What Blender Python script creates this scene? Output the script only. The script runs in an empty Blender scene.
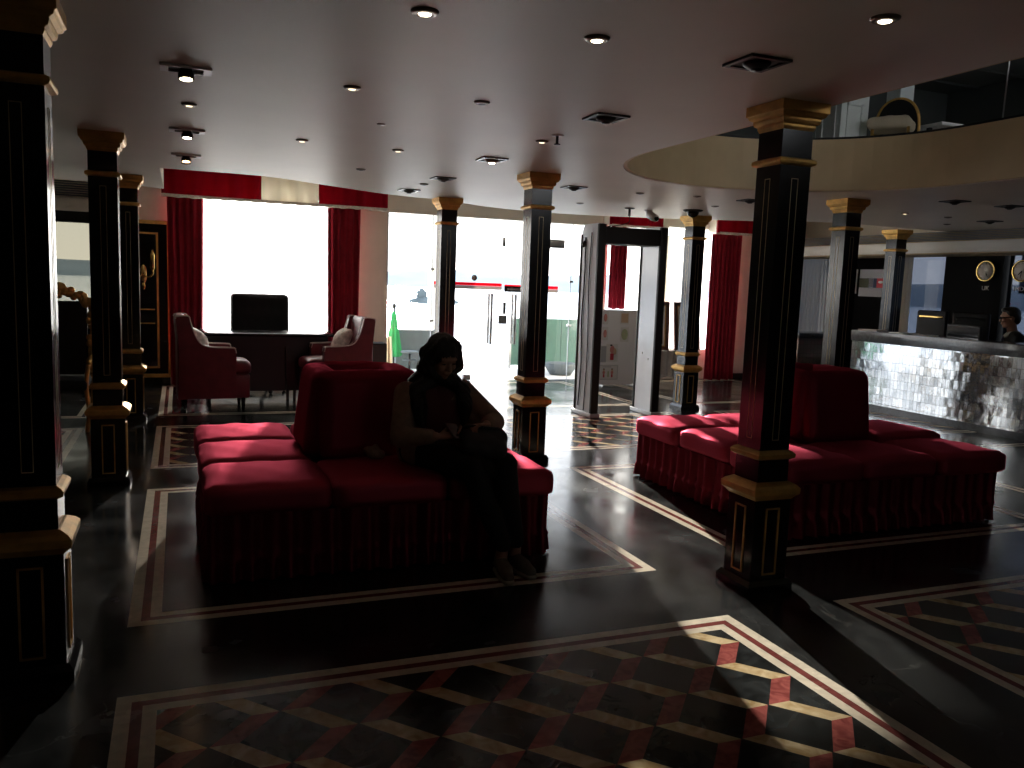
import bpy, bmesh, math, random
import numpy as np
from mathutils import Vector, Matrix, Euler
from mathutils import geometry as mgeo
random.seed(7)
PI = math.pi
scene = bpy.context.scene
COL = scene.collection

# ------------------------------------------------------------------ render look
scene.view_settings.view_transform = 'Standard'
scene.view_settings.look = 'None'
scene.view_settings.gamma = 1.0
scene.view_settings.exposure = 0.2
scene.view_settings.use_curve_mapping = False
scene.cycles.use_denoising = True
scene.cycles.max_bounces = 12
scene.cycles.diffuse_bounces = 5
scene.cycles.glossy_bounces = 5
scene.cycles.transparent_max_bounces = 16
scene.cycles.sample_clamp_indirect = 6.0
scene.cycles.sample_clamp_direct = 0.0

# ------------------------------------------------------------------ camera
F, PITCH, ROLL, YAW, CH = 834.05, .1206, .0364, .3811, 1.5
fw = Vector((math.sin(YAW)*math.cos(PITCH), math.cos(YAW)*math.cos(PITCH), -math.sin(PITCH)))
rt0 = Vector((math.cos(YAW), -math.sin(YAW), 0))
up0 = rt0.cross(fw)
rt = rt0*math.cos(ROLL) + up0*math.sin(ROLL)
up = -rt0*math.sin(ROLL) + up0*math.cos(ROLL)
cam = bpy.data.cameras.new('camera')
cam.sensor_width = 36
cam.lens = F*36/1024
cam.clip_end = 3000
co = bpy.data.objects.new('camera', cam)
M = Matrix.Identity(4)
for i in range(3):
    M[i][0] = rt[i]; M[i][1] = up[i]; M[i][2] = -fw[i]
M[0][3], M[1][3], M[2][3] = 0, 0, CH
co.matrix_world = M
COL.objects.link(co)
scene.camera = co

# ------------------------------------------------------------------ materials
def new_mat(name):
    m = bpy.data.materials.new(name)
    m.use_nodes = True
    nt = m.node_tree
    for n in list(nt.nodes):
        nt.nodes.remove(n)
    out = nt.nodes.new('ShaderNodeOutputMaterial')
    return m, nt, out

def lk(nt, a, b):
    nt.links.new(a, b)

def pbr(name, col, rough=.5, metal=0., spec=.5, sheen=0., var=0., vscale=6., bump=0., bscale=40., coat=0., stretch=None, sheen_tint=None):
    m, nt, out = new_mat(name)
    b = nt.nodes.new('ShaderNodeBsdfPrincipled')
    b.inputs['Base Color'].default_value = (*col, 1)
    b.inputs['Roughness'].default_value = rough
    b.inputs['Metallic'].default_value = metal
    b.inputs['Specular IOR Level'].default_value = spec
    if sheen:
        b.inputs['Sheen Weight'].default_value = sheen
        b.inputs['Sheen Roughness'].default_value = .35
        if sheen_tint: b.inputs['Sheen Tint'].default_value = (*sheen_tint, 1)
    if coat:
        b.inputs['Coat Weight'].default_value = coat
        b.inputs['Coat Roughness'].default_value = .08
    tc = mp = None
    if var or bump:
        tc = nt.nodes.new('ShaderNodeTexCoord')
        mp = nt.nodes.new('ShaderNodeMapping')
        if stretch: mp.inputs['Scale'].default_value = stretch
        lk(nt, tc.outputs['Object'], mp.inputs['Vector'])
    if var:
        n = nt.nodes.new('ShaderNodeTexNoise')
        n.inputs['Scale'].default_value = vscale
        n.inputs['Detail'].default_value = 5
        lk(nt, mp.outputs[0], n.inputs['Vector'])
        r = nt.nodes.new('ShaderNodeValToRGB')
        r.color_ramp.elements[0].position = .3
        r.color_ramp.elements[1].position = .7
        r.color_ramp.elements[0].color = (*[max(0, c*(1-var)) for c in col], 1)
        r.color_ramp.elements[1].color = (*[min(1, c*(1+var)) for c in col], 1)
        lk(nt, n.outputs['Fac'], r.inputs['Fac'])
        lk(nt, r.outputs['Color'], b.inputs['Base Color'])
    if bump:
        n2 = nt.nodes.new('ShaderNodeTexNoise')
        n2.inputs['Scale'].default_value = bscale
        n2.inputs['Detail'].default_value = 4
        lk(nt, mp.outputs[0], n2.inputs['Vector'])
        bp = nt.nodes.new('ShaderNodeBump')
        bp.inputs['Strength'].default_value = bump
        bp.inputs['Distance'].default_value = .01
        lk(nt, n2.outputs['Fac'], bp.inputs['Height'])
        lk(nt, bp.outputs[0], b.inputs['Normal'])
    lk(nt, b.outputs[0], out.inputs[0])
    return m

def velvet(name, col, pile, rough=.55, amount=.22, var=.16, vscale=5, bump=.15, bscale=14):
    """cut pile: a dark body with a coloured sheen that shows when seen against the light"""
    m = pbr(name, col, .9, spec=0., sheen=.35, var=var, vscale=vscale, bump=bump, bscale=bscale, sheen_tint=pile)
    nt = m.node_tree
    b = next(n for n in nt.nodes if n.type == 'BSDF_PRINCIPLED'); out = next(n for n in nt.nodes if n.type == 'OUTPUT_MATERIAL')
    g = nt.nodes.new('ShaderNodeBsdfGlossy'); g.inputs['Color'].default_value = (*pile, 1); g.inputs['Roughness'].default_value = rough
    mx = nt.nodes.new('ShaderNodeMixShader'); mx.inputs[0].default_value = amount
    lk(nt, b.outputs[0], mx.inputs[1]); lk(nt, g.outputs[0], mx.inputs[2]); lk(nt, mx.outputs[0], out.inputs[0])
    return m

def emit(name, col, st):
    m, nt, out = new_mat(name)
    e = nt.nodes.new('ShaderNodeEmission')
    e.inputs['Color'].default_value = (*col, 1)
    e.inputs['Strength'].default_value = st
    lk(nt, e.outputs[0], out.inputs[0])
    return m

def glass(name, tint=(1, 1, 1), refl=1.0):
    m, nt, out = new_mat(name)
    t = nt.nodes.new('ShaderNodeBsdfTransparent')
    t.inputs['Color'].default_value = (*tint, 1)
    g = nt.nodes.new('ShaderNodeBsdfGlossy')
    g.inputs['Roughness'].default_value = .02
    fr = nt.nodes.new('ShaderNodeFresnel')
    gm = nt.nodes.new('ShaderNodeNewGeometry')
    io = nt.nodes.new('ShaderNodeMapRange'); io.inputs[3].default_value = 1.45; io.inputs[4].default_value = 1/1.45
    lk(nt, gm.outputs['Backfacing'], io.inputs[0]); lk(nt, io.outputs[0], fr.inputs['IOR'])
    mu = nt.nodes.new('ShaderNodeMath'); mu.operation = 'MULTIPLY'; mu.inputs[1].default_value = refl
    lk(nt, fr.outputs[0], mu.inputs[0])
    mx = nt.nodes.new('ShaderNodeMixShader')
    lk(nt, mu.outputs[0], mx.inputs[0]); lk(nt, t.outputs[0], mx.inputs[1]); lk(nt, g.outputs[0], mx.inputs[2])
    lk(nt, mx.outputs[0], out.inputs[0])
    return m

def sheer(name, col, transp=.35, tl_=.85):
    m, nt, out = new_mat(name)
    d = nt.nodes.new('ShaderNodeBsdfDiffuse'); d.inputs['Color'].default_value = (*col, 1)
    tl = nt.nodes.new('ShaderNodeBsdfTranslucent'); tl.inputs['Color'].default_value = (*col, 1)
    a = nt.nodes.new('ShaderNodeMixShader'); a.inputs[0].default_value = tl_
    lk(nt, d.outputs[0], a.inputs[1]); lk(nt, tl.outputs[0], a.inputs[2])
    t = nt.nodes.new('ShaderNodeBsdfTransparent')
    b = nt.nodes.new('ShaderNodeMixShader'); b.inputs[0].default_value = transp
    lk(nt, a.outputs[0], b.inputs[1]); lk(nt, t.outputs[0], b.inputs[2])
    lk(nt, b.outputs[0], out.inputs[0])
    return m

FSPEC, FROUGH = .24, .16
def marble(name, col, var=.3, scale=9., vein=None, rough=FROUGH, spec=FSPEC):
    m, nt, out = new_mat(name)
    b = nt.nodes.new('ShaderNodeBsdfPrincipled')
    b.inputs['Specular IOR Level'].default_value = spec
    tc = nt.nodes.new('ShaderNodeTexCoord')
    n = nt.nodes.new('ShaderNodeTexNoise'); n.inputs['Scale'].default_value = scale; n.inputs['Detail'].default_value = 8
    n.inputs['Distortion'].default_value = 1.2
    lk(nt, tc.outputs['Object'], n.inputs['Vector'])
    r = nt.nodes.new('ShaderNodeValToRGB')
    e = r.color_ramp.elements
    e[0].position = .3; e[1].position = .72
    e[0].color = (*[c*(1-var) for c in col], 1); e[1].color = (*[min(1, c*(1+var)) for c in col], 1)
    lk(nt, n.outputs['Fac'], r.inputs['Fac'])
    last = r.outputs['Color']
    if vein:
        n3 = nt.nodes.new('ShaderNodeTexNoise'); n3.inputs['Scale'].default_value = 1.7; n3.inputs['Detail'].default_value = 6
        n3.inputs['Distortion'].default_value = .6
        lk(nt, tc.outputs['Object'], n3.inputs['Vector'])
        s = nt.nodes.new('ShaderNodeMath'); s.operation = 'SUBTRACT'; s.inputs[1].default_value = .5
        lk(nt, n3.outputs['Fac'], s.inputs[0])
        ab = nt.nodes.new('ShaderNodeMath'); ab.operation = 'ABSOLUTE'; lk(nt, s.outputs[0], ab.inputs[0])
        lt = nt.nodes.new('ShaderNodeMapRange'); lt.inputs[1].default_value = 0; lt.inputs[2].default_value = .0035
        lt.inputs[3].default_value = .3; lt.inputs[4].default_value = 0
        lk(nt, ab.outputs[0], lt.inputs[0])
        mx = nt.nodes.new('ShaderNodeMixRGB'); mx.inputs[2].default_value = (*vein, 1)
        lk(nt, lt.outputs[0], mx.inputs[0]); lk(nt, last, mx.inputs[1])
        last = mx.outputs[0]
    lk(nt, last, b.inputs['Base Color'])
    # worn polish: roughness wanders a little
    n2 = nt.nodes.new('ShaderNodeTexNoise'); n2.inputs['Scale'].default_value = 2.3; n2.inputs['Detail'].default_value = 6
    lk(nt, tc.outputs['Object'], n2.inputs['Vector'])
    mr = nt.nodes.new('ShaderNodeMapRange'); mr.inputs[1].default_value = .3; mr.inputs[2].default_value = .7
    mr.inputs[3].default_value = rough*.6; mr.inputs[4].default_value = rough*1.8
    lk(nt, n2.outputs['Fac'], mr.inputs[0]); lk(nt, mr.outputs[0], b.inputs['Roughness'])
    lk(nt, b.outputs[0], out.inputs[0])
    return m

def cube_pattern(name):
    """tumbling-block inlay: zigzag strands of ochre and red marble on black."""
    m, nt, out = new_mat(name)
    b = nt.nodes.new('ShaderNodeBsdfPrincipled')
    b.inputs['Specular IOR Level'].default_value = FSPEC
    b.inputs['Roughness'].default_value = FROUGH
    tc = nt.nodes.new('ShaderNodeTexCoord')
    sp = nt.nodes.new('ShaderNodeSeparateXYZ'); lk(nt, tc.outputs['Object'], sp.inputs[0])
    def mth(op, a, bb=None, c=None):
        n = nt.nodes.new('ShaderNodeMath'); n.operation = op
        for i, v in enumerate((a, bb, c)):
            if v is None: continue
            if isinstance(v, (int, float)): n.inputs[i].default_value = v
            else: lk(nt, v, n.inputs[i])
        return n.outputs[0]
    SX, SY = .24, .327
    u = mth('DIVIDE', mth('SUBTRACT', sp.outputs[0], 2.109-.12), SX)
    i = mth('FLOOR', u)
    xl = mth('MULTIPLY', mth('SUBTRACT', mth('SUBTRACT', u, i), .5), SX)
    par = mth('FLOORED_MODULO', i, 2.0)
    ph = mth('ADD', mth('DIVIDE', mth('SUBTRACT', sp.outputs[1], 2.815), SY), mth('MULTIPLY', par, .5))
    t = mth('FRACT', ph)
    tri = mth('ABSOLUTE', mth('SUBTRACT', mth('MULTIPLY', t, 2.0), 1.0))      # 1 at t=0 (right), 0 at t=.5 (left)
    c = mth('MULTIPLY', mth('SUBTRACT', tri, .5), .142)
    d = mth('ABSOLUTE', mth('SUBTRACT', xl, c))
    on = mth('LESS_THAN', d, .0465)
    isred = mth('GREATER_THAN', t, .5)
    def noisecol(c1, c2, sc):
        n = nt.nodes.new('ShaderNodeTexNoise'); n.inputs['Scale'].default_value = sc; n.inputs['Detail'].default_value = 6
        n.inputs['Distortion'].default_value = 1.5
        lk(nt, tc.outputs['Object'], n.inputs['Vector'])
        r = nt.nodes.new('ShaderNodeValToRGB'); r.color_ramp.elements[0].position = .35; r.color_ramp.elements[1].position = .65
        r.color_ramp.elements[0].color = (*c1, 1); r.color_ramp.elements[1].color = (*c2, 1)
        lk(nt, n.outputs['Fac'], r.inputs['Fac']); return r.outputs[0]
    red = noisecol((.20, .045, .04), (.36, .10, .085), 14)
    yel = noisecol((.40, .27, .12), (.62, .50, .31), 11)
    blk = noisecol((.010, .011, .011), (.030, .033, .033), 7)
    def mix(f, a, bb):
        n = nt.nodes.new('ShaderNodeMixRGB'); lk(nt, f, n.inputs[0]); lk(nt, a, n.inputs[1]); lk(nt, bb, n.inputs[2]); return n.outputs[0]
    colr = mix(on, blk, mix(isred, yel, red))
    lk(nt, colr, b.inputs['Base Color'])
    lk(nt, b.outputs[0], out.inputs[0])
    return m

def brick_mat(name, c1, c2, mortar, sx, sy, rough, metal, bump=.3):
    """polished stone tiles, slightly uneven: coordinates (Y,Z) of a wall facing X"""
    m, nt, out = new_mat(name)
    b = nt.nodes.new('ShaderNodeBsdfPrincipled')
    b.inputs['Metallic'].default_value = metal
    tc = nt.nodes.new('ShaderNodeTexCoord')
    sp = nt.nodes.new('ShaderNodeSeparateXYZ'); lk(nt, tc.outputs['Object'], sp.inputs[0])
    cb = nt.nodes.new('ShaderNodeCombineXYZ')
    ad = nt.nodes.new('ShaderNodeMath'); ad.operation = 'ADD'
    lk(nt, sp.outputs[0], ad.inputs[0]); lk(nt, sp.outputs[1], ad.inputs[1])
    lk(nt, ad.outputs[0], cb.inputs[0]); lk(nt, sp.outputs[2], cb.inputs[1])
    br = nt.nodes.new('ShaderNodeTexBrick')
    br.inputs['Scale'].default_value = 1; br.offset = 0
    br.inputs['Brick Width'].default_value = sx; br.inputs['Row Height'].default_value = sy
    br.inputs['Mortar Size'].default_value = .002
    br.inputs['Color1'].default_value = (*c1, 1); br.inputs['Color2'].default_value = (*c2, 1); br.inputs['Mortar'].default_value = (*mortar, 1)
    lk(nt, cb.outputs[0], br.inputs['Vector'])
    lk(nt, br.outputs['Color'], b.inputs['Base Color'])
    n = nt.nodes.new('ShaderNodeTexNoise'); n.inputs['Scale'].default_value = 14; n.inputs['Detail'].default_value = 5
    lk(nt, tc.outputs['Object'], n.inputs['Vector'])
    # each tile sits at its own tiny angle
    wn = nt.nodes.new('ShaderNodeTexWhiteNoise'); wn.noise_dimensions = '3D'
    sn = nt.nodes.new('ShaderNodeVectorMath'); sn.operation = 'SNAP'; sn.inputs[1].default_value = (sx, sy, 1)
    lk(nt, cb.outputs[0], sn.inputs[0]); lk(nt, sn.outputs[0], wn.inputs['Vector'])
    s1 = nt.nodes.new('ShaderNodeVectorMath'); s1.operation = 'SUBTRACT'; s1.inputs[1].default_value = (.5, .5, .5)
    lk(nt, wn.outputs['Color'], s1.inputs[0])
    s2 = nt.nodes.new('ShaderNodeVectorMath'); s2.operation = 'SCALE'; s2.inputs['Scale'].default_value = .022
    lk(nt, s1.outputs[0], s2.inputs[0])
    bp = nt.nodes.new('ShaderNodeBump'); bp.inputs['Strength'].default_value = bump; bp.inputs['Distance'].default_value = .01
    lk(nt, n.outputs['Fac'], bp.inputs['Height'])
    an = nt.nodes.new('ShaderNodeVectorMath'); an.operation = 'ADD'
    lk(nt, bp.outputs[0], an.inputs[0]); lk(nt, s2.outputs[0], an.inputs[1])
    nm = nt.nodes.new('ShaderNodeVectorMath'); nm.operation = 'NORMALIZE'; lk(nt, an.outputs[0], nm.inputs[0])
    lk(nt, nm.outputs[0], b.inputs['Normal'])
    b.inputs['Roughness'].default_value = rough
    lk(nt, b.outputs[0], out.inputs[0])
    return m

M_ = {}
M_['black_marble'] = marble('black marble', (.016, .017, .017), .45, 5, vein=(.10, .10, .09))
M_['white_marble'] = marble('cream marble inlay', (.62, .55, .43), .14, 16)
M_['red_marble'] = marble('red marble inlay', (.16, .04, .035), .3, 16)
M_['cubes'] = cube_pattern('tumbling block marble inlay')
M_['ceiling'] = pbr('painted plaster ceiling', (.70, .635, .55), .46, spec=.3, var=.04, vscale=1.5, bump=.05, bscale=3)
M_['fascia'] = pbr('tan painted fascia', (.58, .44, .25), .6, var=.08, vscale=3)
M_['cream'] = pbr('cream wall paint', (.88, .83, .70), .5, var=.03)
M_['dark_wall'] = pbr('black lacquered panelling', (.012, .012, .012), .18)
M_['black_panel'] = pbr('dull black panelling', (.003, .003, .003), .6, spec=.04)
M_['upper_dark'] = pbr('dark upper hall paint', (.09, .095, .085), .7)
M_['black_lacquer'] = pbr('black lacquered wood', (.006, .006, .007), .17, spec=.36, var=.3, vscale=4)
M_['desk_black'] = pbr('satin black veneer', (.008, .008, .008), .45)
M_['gold'] = pbr('antique gold leaf', (.62, .36, .10), .42, metal=.65, var=.25, vscale=12, bump=.15, bscale=30)
M_['gold_line'] = pbr('gilt inlay line', (.55, .42, .22), .4, metal=.4)
M_['brass'] = pbr('polished brass', (.75, .52, .18), .22, metal=1)
M_['velvet'] = velvet('crimson velvet', (.055, .002, .006), (.98, .15, .24), .52, .38)
M_['velvet_back'] = velvet('worn crimson velvet', (.05, .002, .006), (.85, .10, .17), .5, .24, .3, 4)
M_['velvet_skirt'] = velvet('gathered crimson velvet', (.05, .002, .005), (.85, .13, .19), .4, .15, .2, 30, .05)
M_['curtain'] = pbr('deep red curtain velvet', (.30, .012, .028), .85, spec=.2, sheen=.4, var=.15, vscale=8, sheen_tint=(.9, .12, .18))
M_['pelmet_red'] = sheer('red pleated pelmet', (.42, .013, .035), 0, .42)
M_['pelmet_white'] = sheer('off-white pleated pelmet', (.88, .84, .74), 0, .5)
M_['trim_white'] = pbr('off-white fringe', (.66, .60, .52), .8, var=.2, vscale=40)
M_['leather'] = pbr('burgundy leather', (.15, .014, .022), .38, var=.2, vscale=9, bump=.12, bscale=60)
M_['piping'] = pbr('pale piping', (.62, .52, .48), .5)
M_['black_leather'] = pbr('black leather', (.006, .006, .0065), .55, spec=.25, bump=.1, bscale=80)
M_['pillow'] = pbr('pale patterned pillow', (.62, .52, .47), .8, var=.35, vscale=20)
M_['steel'] = pbr('brushed steel', (.5, .5, .5), .3, metal=1, var=.1)
M_['dark_metal'] = pbr('dark metal', (.05, .05, .05), .35, metal=.8)
M_['white_metal'] = pbr('white enamelled metal', (.82, .80, .77), .35)
M_['black'] = pbr('matt black', (.008, .008, .008), .6)
M_['grey_plastic'] = pbr('light grey laminate', (.66, .68, .72), .13, spec=.6, var=.03)
M_['paper'] = pbr('white paper', (.75, .74, .72), .7)
M_['board'] = pbr('white notice board', (.86, .85, .86), .5)
M_['glass'] = glass('clear glass')
M_['tint_glass'] = glass('bronze tinted glass', (.34, .33, .29), .4)
M_['smoke_glass'] = glass('blue smoked glass', (.185, .20, .23), .3)
M_['grey_glass'] = glass('dark grey glass', (.19, .18, .165), .6)
M_['sheer'] = sheer('white sheer curtain', (.93, .93, .92), .16)
M_['sheer_cream'] = sheer('cream sheer curtain', (.72, .64, .50), .08)
M_['counter_top'] = marble('grey black granite', (.055, .06, .066), .3, 20, rough=.13, spec=.5)
M_['counter_front'] = brick_mat('mirror polished tiles', (.62, .65, .68), (.40, .43, .46), (.12, .12, .12), .055, .11, .07, .95, .09)
M_['counter_dark'] = brick_mat('dark mosaic tiles', (.16, .07, .06), (.09, .08, .06), (.03, .02, .02), .07, .07, .25, .4)
M_['skin'] = pbr('skin', (.46, .26, .18), .5, spec=.35)
M_['skin_dark'] = pbr('brown skin', (.33, .17, .11), .5, spec=.35)
M_['hair'] = pbr('black hair', (.010, .008, .007), .42, bump=.4, bscale=30, stretch=(6, 6, .35))
M_['coat'] = pbr('olive brown wool coat', (.27, .185, .13), .9, var=.15, vscale=30, bump=.2, bscale=60)
M_['sweater'] = pbr('dusky maroon knit', (.12, .035, .04), .9, bump=.2, bscale=90)
M_['trousers'] = pbr('black trousers', (.010, .012, .013), .85, bump=.1, bscale=40)
M_['bag'] = pbr('charcoal fabric bag', (.040, .042, .046), .8, bump=.2, bscale=70)
M_['shoe'] = pbr('grey canvas shoe', (.13, .12, .09), .8, var=.2, vscale=30)
M_['sole'] = pbr('pale rubber sole', (.42, .37, .28), .7)
M_['phone'] = pbr('black phone', (.01, .01, .012), .15)
M_['suit'] = pbr('dark grey suit', (.035, .034, .03), .85, bump=.1, bscale=80)
M_['shirt'] = pbr('white shirt', (.7, .68, .62), .7)
M_['lamp_on'] = emit('lit lamp', (1, .86, .62), 9)
M_['lamp_dim'] = emit('dimly lit lamp', (1, .82, .55), 2.2)
M_['lamp_warm'] = emit('warm lit lamp', (1, .55, .25), 14)
M_['lens_off'] = pbr('unlit lamp lens', (.012, .012, .012), .4, spec=.2)
M_['fitting'] = pbr('bronze light fitting', (.16, .13, .10), .35, metal=.7)
M_['red_film'] = sheer('red translucent film', (.62, .02, .05), .0)
M_['grey_film'] = sheer('grey translucent film', (.30, .26, .24), .0)
M_['red_paint'] = pbr('red sticker', (.55, .03, .05), .5)
M_['grey_strip'] = pbr('grey frosted strip', (.40, .36, .33), .6)
M_['terrace'] = pbr('pale terrace stone', (.62, .60, .57), .7, var=.06, vscale=2)
M_['concrete'] = pbr('blue grey concrete', (.11, .13, .14), .8, var=.1)
M_['green_fabric'] = pbr('green canvas', (.03, .32, .10), .8, var=.2, vscale=5)
M_['green_board'] = pbr('dark green boarding', (.06, .14, .11), .6, var=.15, vscale=3)
M_['beige_cloth'] = pbr('beige cloth', (.60, .50, .36), .8, var=.1)
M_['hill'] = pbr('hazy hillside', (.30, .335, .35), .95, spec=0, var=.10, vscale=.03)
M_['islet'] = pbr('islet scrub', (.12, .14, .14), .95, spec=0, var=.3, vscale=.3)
M_['lake'] = pbr('lake water', (.55, .60, .63), .22, spec=.6, bump=.25, bscale=.8)
M_['wood_red'] = pbr('reddish brown wood', (.12, .035, .02), .4, var=.3, vscale=8)
M_['white_cloth'] = pbr('white table cloth', (.62, .57, .53), .8, var=.04)
M_['upper_column'] = pbr('grey painted pilaster', (.74, .78, .76), .6)
M_['slat'] = pbr('grey louvre', (.20, .22, .25), .5)
M_['moulding'] = pbr('white moulding', (.66, .64, .58), .5)
M_['clock_face'] = pbr('clock face', (.62, .58, .54), .4)
M_['screen'] = pbr('dark screen', (.01, .012, .015), .12)
M_['navy'] = pbr('navy print', (.03, .04, .09), .6)
M_['olive'] = pbr('olive print', (.05, .06, .02), .6)
M_['print_pink'] = pbr('pink crayon', (.62, .25, .22), .8)
M_['print_tan'] = pbr('tan crayon', (.62, .45, .30), .8)
M_['print_green'] = pbr('sage crayon', (.45, .50, .30), .8)
M_['print_grey'] = pbr('grey print', (.42, .43, .46), .8)
M_['pouch'] = pbr('beige pouch', (.26, .19, .13), .85, var=.3, vscale=40)
M_['beige_wall'] = pbr('tan upper wall', (.45, .35, .20), .7, var=.06)

# ------------------------------------------------------------------ mesh builder
class MB:
    def __init__(s):
        s.v, s.f, s.sm, s.mi = [], [], [], []
    def add(s, vs, fs, smooth=False, mi=0):
        b = len(s.v)
        s.v.extend([tuple(v) for v in vs])
        for f in fs:
            s.f.append([b+i for i in f]); s.sm.append(smooth); s.mi.append(mi)
        return s
    def box(s, x0, x1, y0, y1, z0, z1, mi=0, M=None):
        vs = [(x, y, z) for z in (z0, z1) for x, y in ((x0, y0), (x1, y0), (x1, y1), (x0, y1))]
        if M: vs = [M @ Vector(v) for v in vs]
        return s.add(vs, [(0, 3, 2, 1), (4, 5, 6, 7), (0, 1, 5, 4), (1, 2, 6, 5), (2, 3, 7, 6), (3, 0, 4, 7)], False, mi)
    def rbox(s, x0, x1, y0, y1, z0, z1, r=.02, seg=3, M=None, mi=0):
        bm = bmesh.new(); bmesh.ops.create_cube(bm, size=1)
        for v in bm.verts:
            v.co = Vector(((x0+x1)/2+v.co.x*(x1-x0), (y0+y1)/2+v.co.y*(y1-y0), (z0+z1)/2+v.co.z*(z1-z0)))
        r = min(r, .49*min(x1-x0, y1-y0, z1-z0))
        bmesh.ops.bevel(bm, geom=bm.edges[:], offset=r, segments=seg, profile=.5, affect='EDGES')
        return s.from_bm(bm, M, True, mi)
    def from_bm(s, bm, M=None, smooth=False, mi=0):
        bm.verts.index_update()
        vs = [(M @ v.co) if M else v.co.copy() for v in bm.verts]
        fs = [[v.index for v in f.verts] for f in bm.faces]
        bm.free()
        return s.add(vs, fs, smooth, mi)
    def sq(s, cx, cy, prof, mi=0, cap=True):
        """square turning: profile of (half width, z) going up"""
        vs, fs = [], []
        for r, z in prof:
            vs += [(cx-r, cy-r, z), (cx+r, cy-r, z), (cx+r, cy+r, z), (cx-r, cy+r, z)]
        n = len(prof)
        for i in range(n-1):
            for k in range(4):
                a, b = i*4+k, i*4+(k+1) % 4
                fs.append((a, b, b+4, a+4))
        if cap:
            fs.append((3, 2, 1, 0)); fs.append(tuple((n-1)*4+k for k in range(4)))
        return s.add(vs, fs, False, mi)
    def lathe(s, prof, c=(0, 0, 0), n=20, M=None, smooth=True, mi=0, ring=False):
        vs, fs = [], []
        for r, z in prof:
            for k in range(n):
                a = 2*PI*k/n
                vs.append(Vector((c[0]+r*math.cos(a), c[1]+r*math.sin(a), c[2]+z)))
        if M: vs = [M @ v for v in vs]
        m = len(prof)
        for i in range(m-1):
            for k in range(n):
                a, b = i*n+k, i*n+(k+1) % n
                fs.append((a, b, b+n, a+n))
        if ring:
            for k in range(n):
                a, b = (m-1)*n+k, (m-1)*n+(k+1) % n
                fs.append((a, b, (k+1) % n, k))
        else:
            fs.append(tuple(reversed(range(n)))); fs.append(tuple((m-1)*n+k for k in range(n)))
        return s.add(vs, fs, smooth, mi)
    def tube(s, pts, r, n=8, smooth=True, mi=0):
        pts = [Vector(p) for p in pts]
        rs = r if isinstance(r, (list, tuple)) else [r]*len(pts)
        vs, fs = [], []
        prev = None
        for i, p in enumerate(pts):
            d = (pts[min(i+1, len(pts)-1)]-pts[max(i-1, 0)]).normalized()
            if prev is None:
                a = Vector((0, 0, 1)) if abs(d.z) < .9 else Vector((1, 0, 0))
                u = d.cross(a).normalized()
            else:
                u = (prev-d*prev.dot(d)).normalized()
            prev = u
            w = d.cross(u)
            for k in range(n):
                t = 2*PI*k/n
                vs.append(p+(u*math.cos(t)+w*math.sin(t))*rs[i])
        for i in range(len(pts)-1):
            for k in range(n):
                a, b = i*n+k, i*n+(k+1) % n
                fs.append((a, b, b+n, a+n))
        fs.append(tuple(reversed(range(n)))); fs.append(tuple((len(pts)-1)*n+k for k in range(n)))
        return s.add(vs, fs, smooth, mi)
    def ell(s, c, r, M=None, nu=16, nv=10, mi=0):
        vs = [Vector((0, 0, -1))]; fs = []
        for j in range(1, nv):
            t = -PI/2+PI*j/nv
            for k in range(nu):
                a = 2*PI*k/nu
                vs.append(Vector((math.cos(t)*math.cos(a), math.cos(t)*math.sin(a), math.sin(t))))
        vs.append(Vector((0, 0, 1)))
        for k in range(nu):
            fs.append((0, 1+(k+1) % nu, 1+k))
        for j in range(nv-2):
            for k in range(nu):
                a, b = 1+j*nu+k, 1+j*nu+(k+1) % nu
                fs.append((a, b, b+nu, a+nu))
        e = len(vs)-1; b0 = 1+(nv-2)*nu
        for k in range(nu):
            fs.append((b0+k, b0+(k+1) % nu, e))
        c = Vector(c)
        out = []
        for v in vs:
            v = Vector((v.x*r[0], v.y*r[1], v.z*r[2]))
            if M: v = M @ v
            out.append(v+c)
        return s.add(out, fs, True, mi)
    def prism(s, poly, z0, z1, M=None, smooth=False, mi=0):
        """poly: list of (a,b); extruded along third axis; M maps (a,b,c)"""
        n = len(poly)
        vs = [Vector((a, b, z0)) for a, b in poly]+[Vector((a, b, z1)) for a, b in poly]
        if M: vs = [M @ v for v in vs]
        fs = [tuple(reversed(range(n))), tuple(range(n, 2*n))]
        for i in range(n):
            j = (i+1) % n
            fs.append((i, j, j+n, i+n))
        return s.add(vs, fs, smooth, mi)
    def mesh(s, name, mats):
        me = bpy.data.meshes.new(name)
        me.from_pydata(s.v, [], s.f)
        if not isinstance(mats, (list, tuple)): mats = [mats]
        for m in mats: me.materials.append(m)
        me.polygons.foreach_set('use_smooth', s.sm)
        me.polygons.foreach_set('material_index', s.mi)
        me.update()
        return me
    def build(s, name, mats, parent=None, fix=True, loc=None, rot=None):
        me = s.mesh(name, mats)
        if fix:
            bm = bmesh.new(); bm.from_mesh(me)
            bmesh.ops.recalc_face_normals(bm, faces=bm.faces[:]); bm.to_mesh(me); bm.free()
        o = bpy.data.objects.new(name, me)
        COL.objects.link(o)
        if parent: o.parent = parent
        if loc: o.location = loc
        if rot: o.rotation_euler = rot
        return o

def mk(mats):
    return [M_[m] for m in mats] if isinstance(mats, (list, tuple)) else M_[mats]

def thing(name, label, cat, loc=(0, 0, 0), rotz=0, group=None):
    o = bpy.data.objects.new(name, None)
    o.empty_display_size = .1
    COL.objects.link(o)
    o.location = loc; o.rotation_euler = (0, 0, rotz)
    o['label'] = label; o['category'] = cat; o['kind'] = 'thing'
    if group: o['group'] = group
    return o

def tag(o, label, cat, group=None, kind='thing'):
    o['label'] = label; o['category'] = cat
    if group: o['group'] = group
    o['kind'] = kind
    return o

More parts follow.
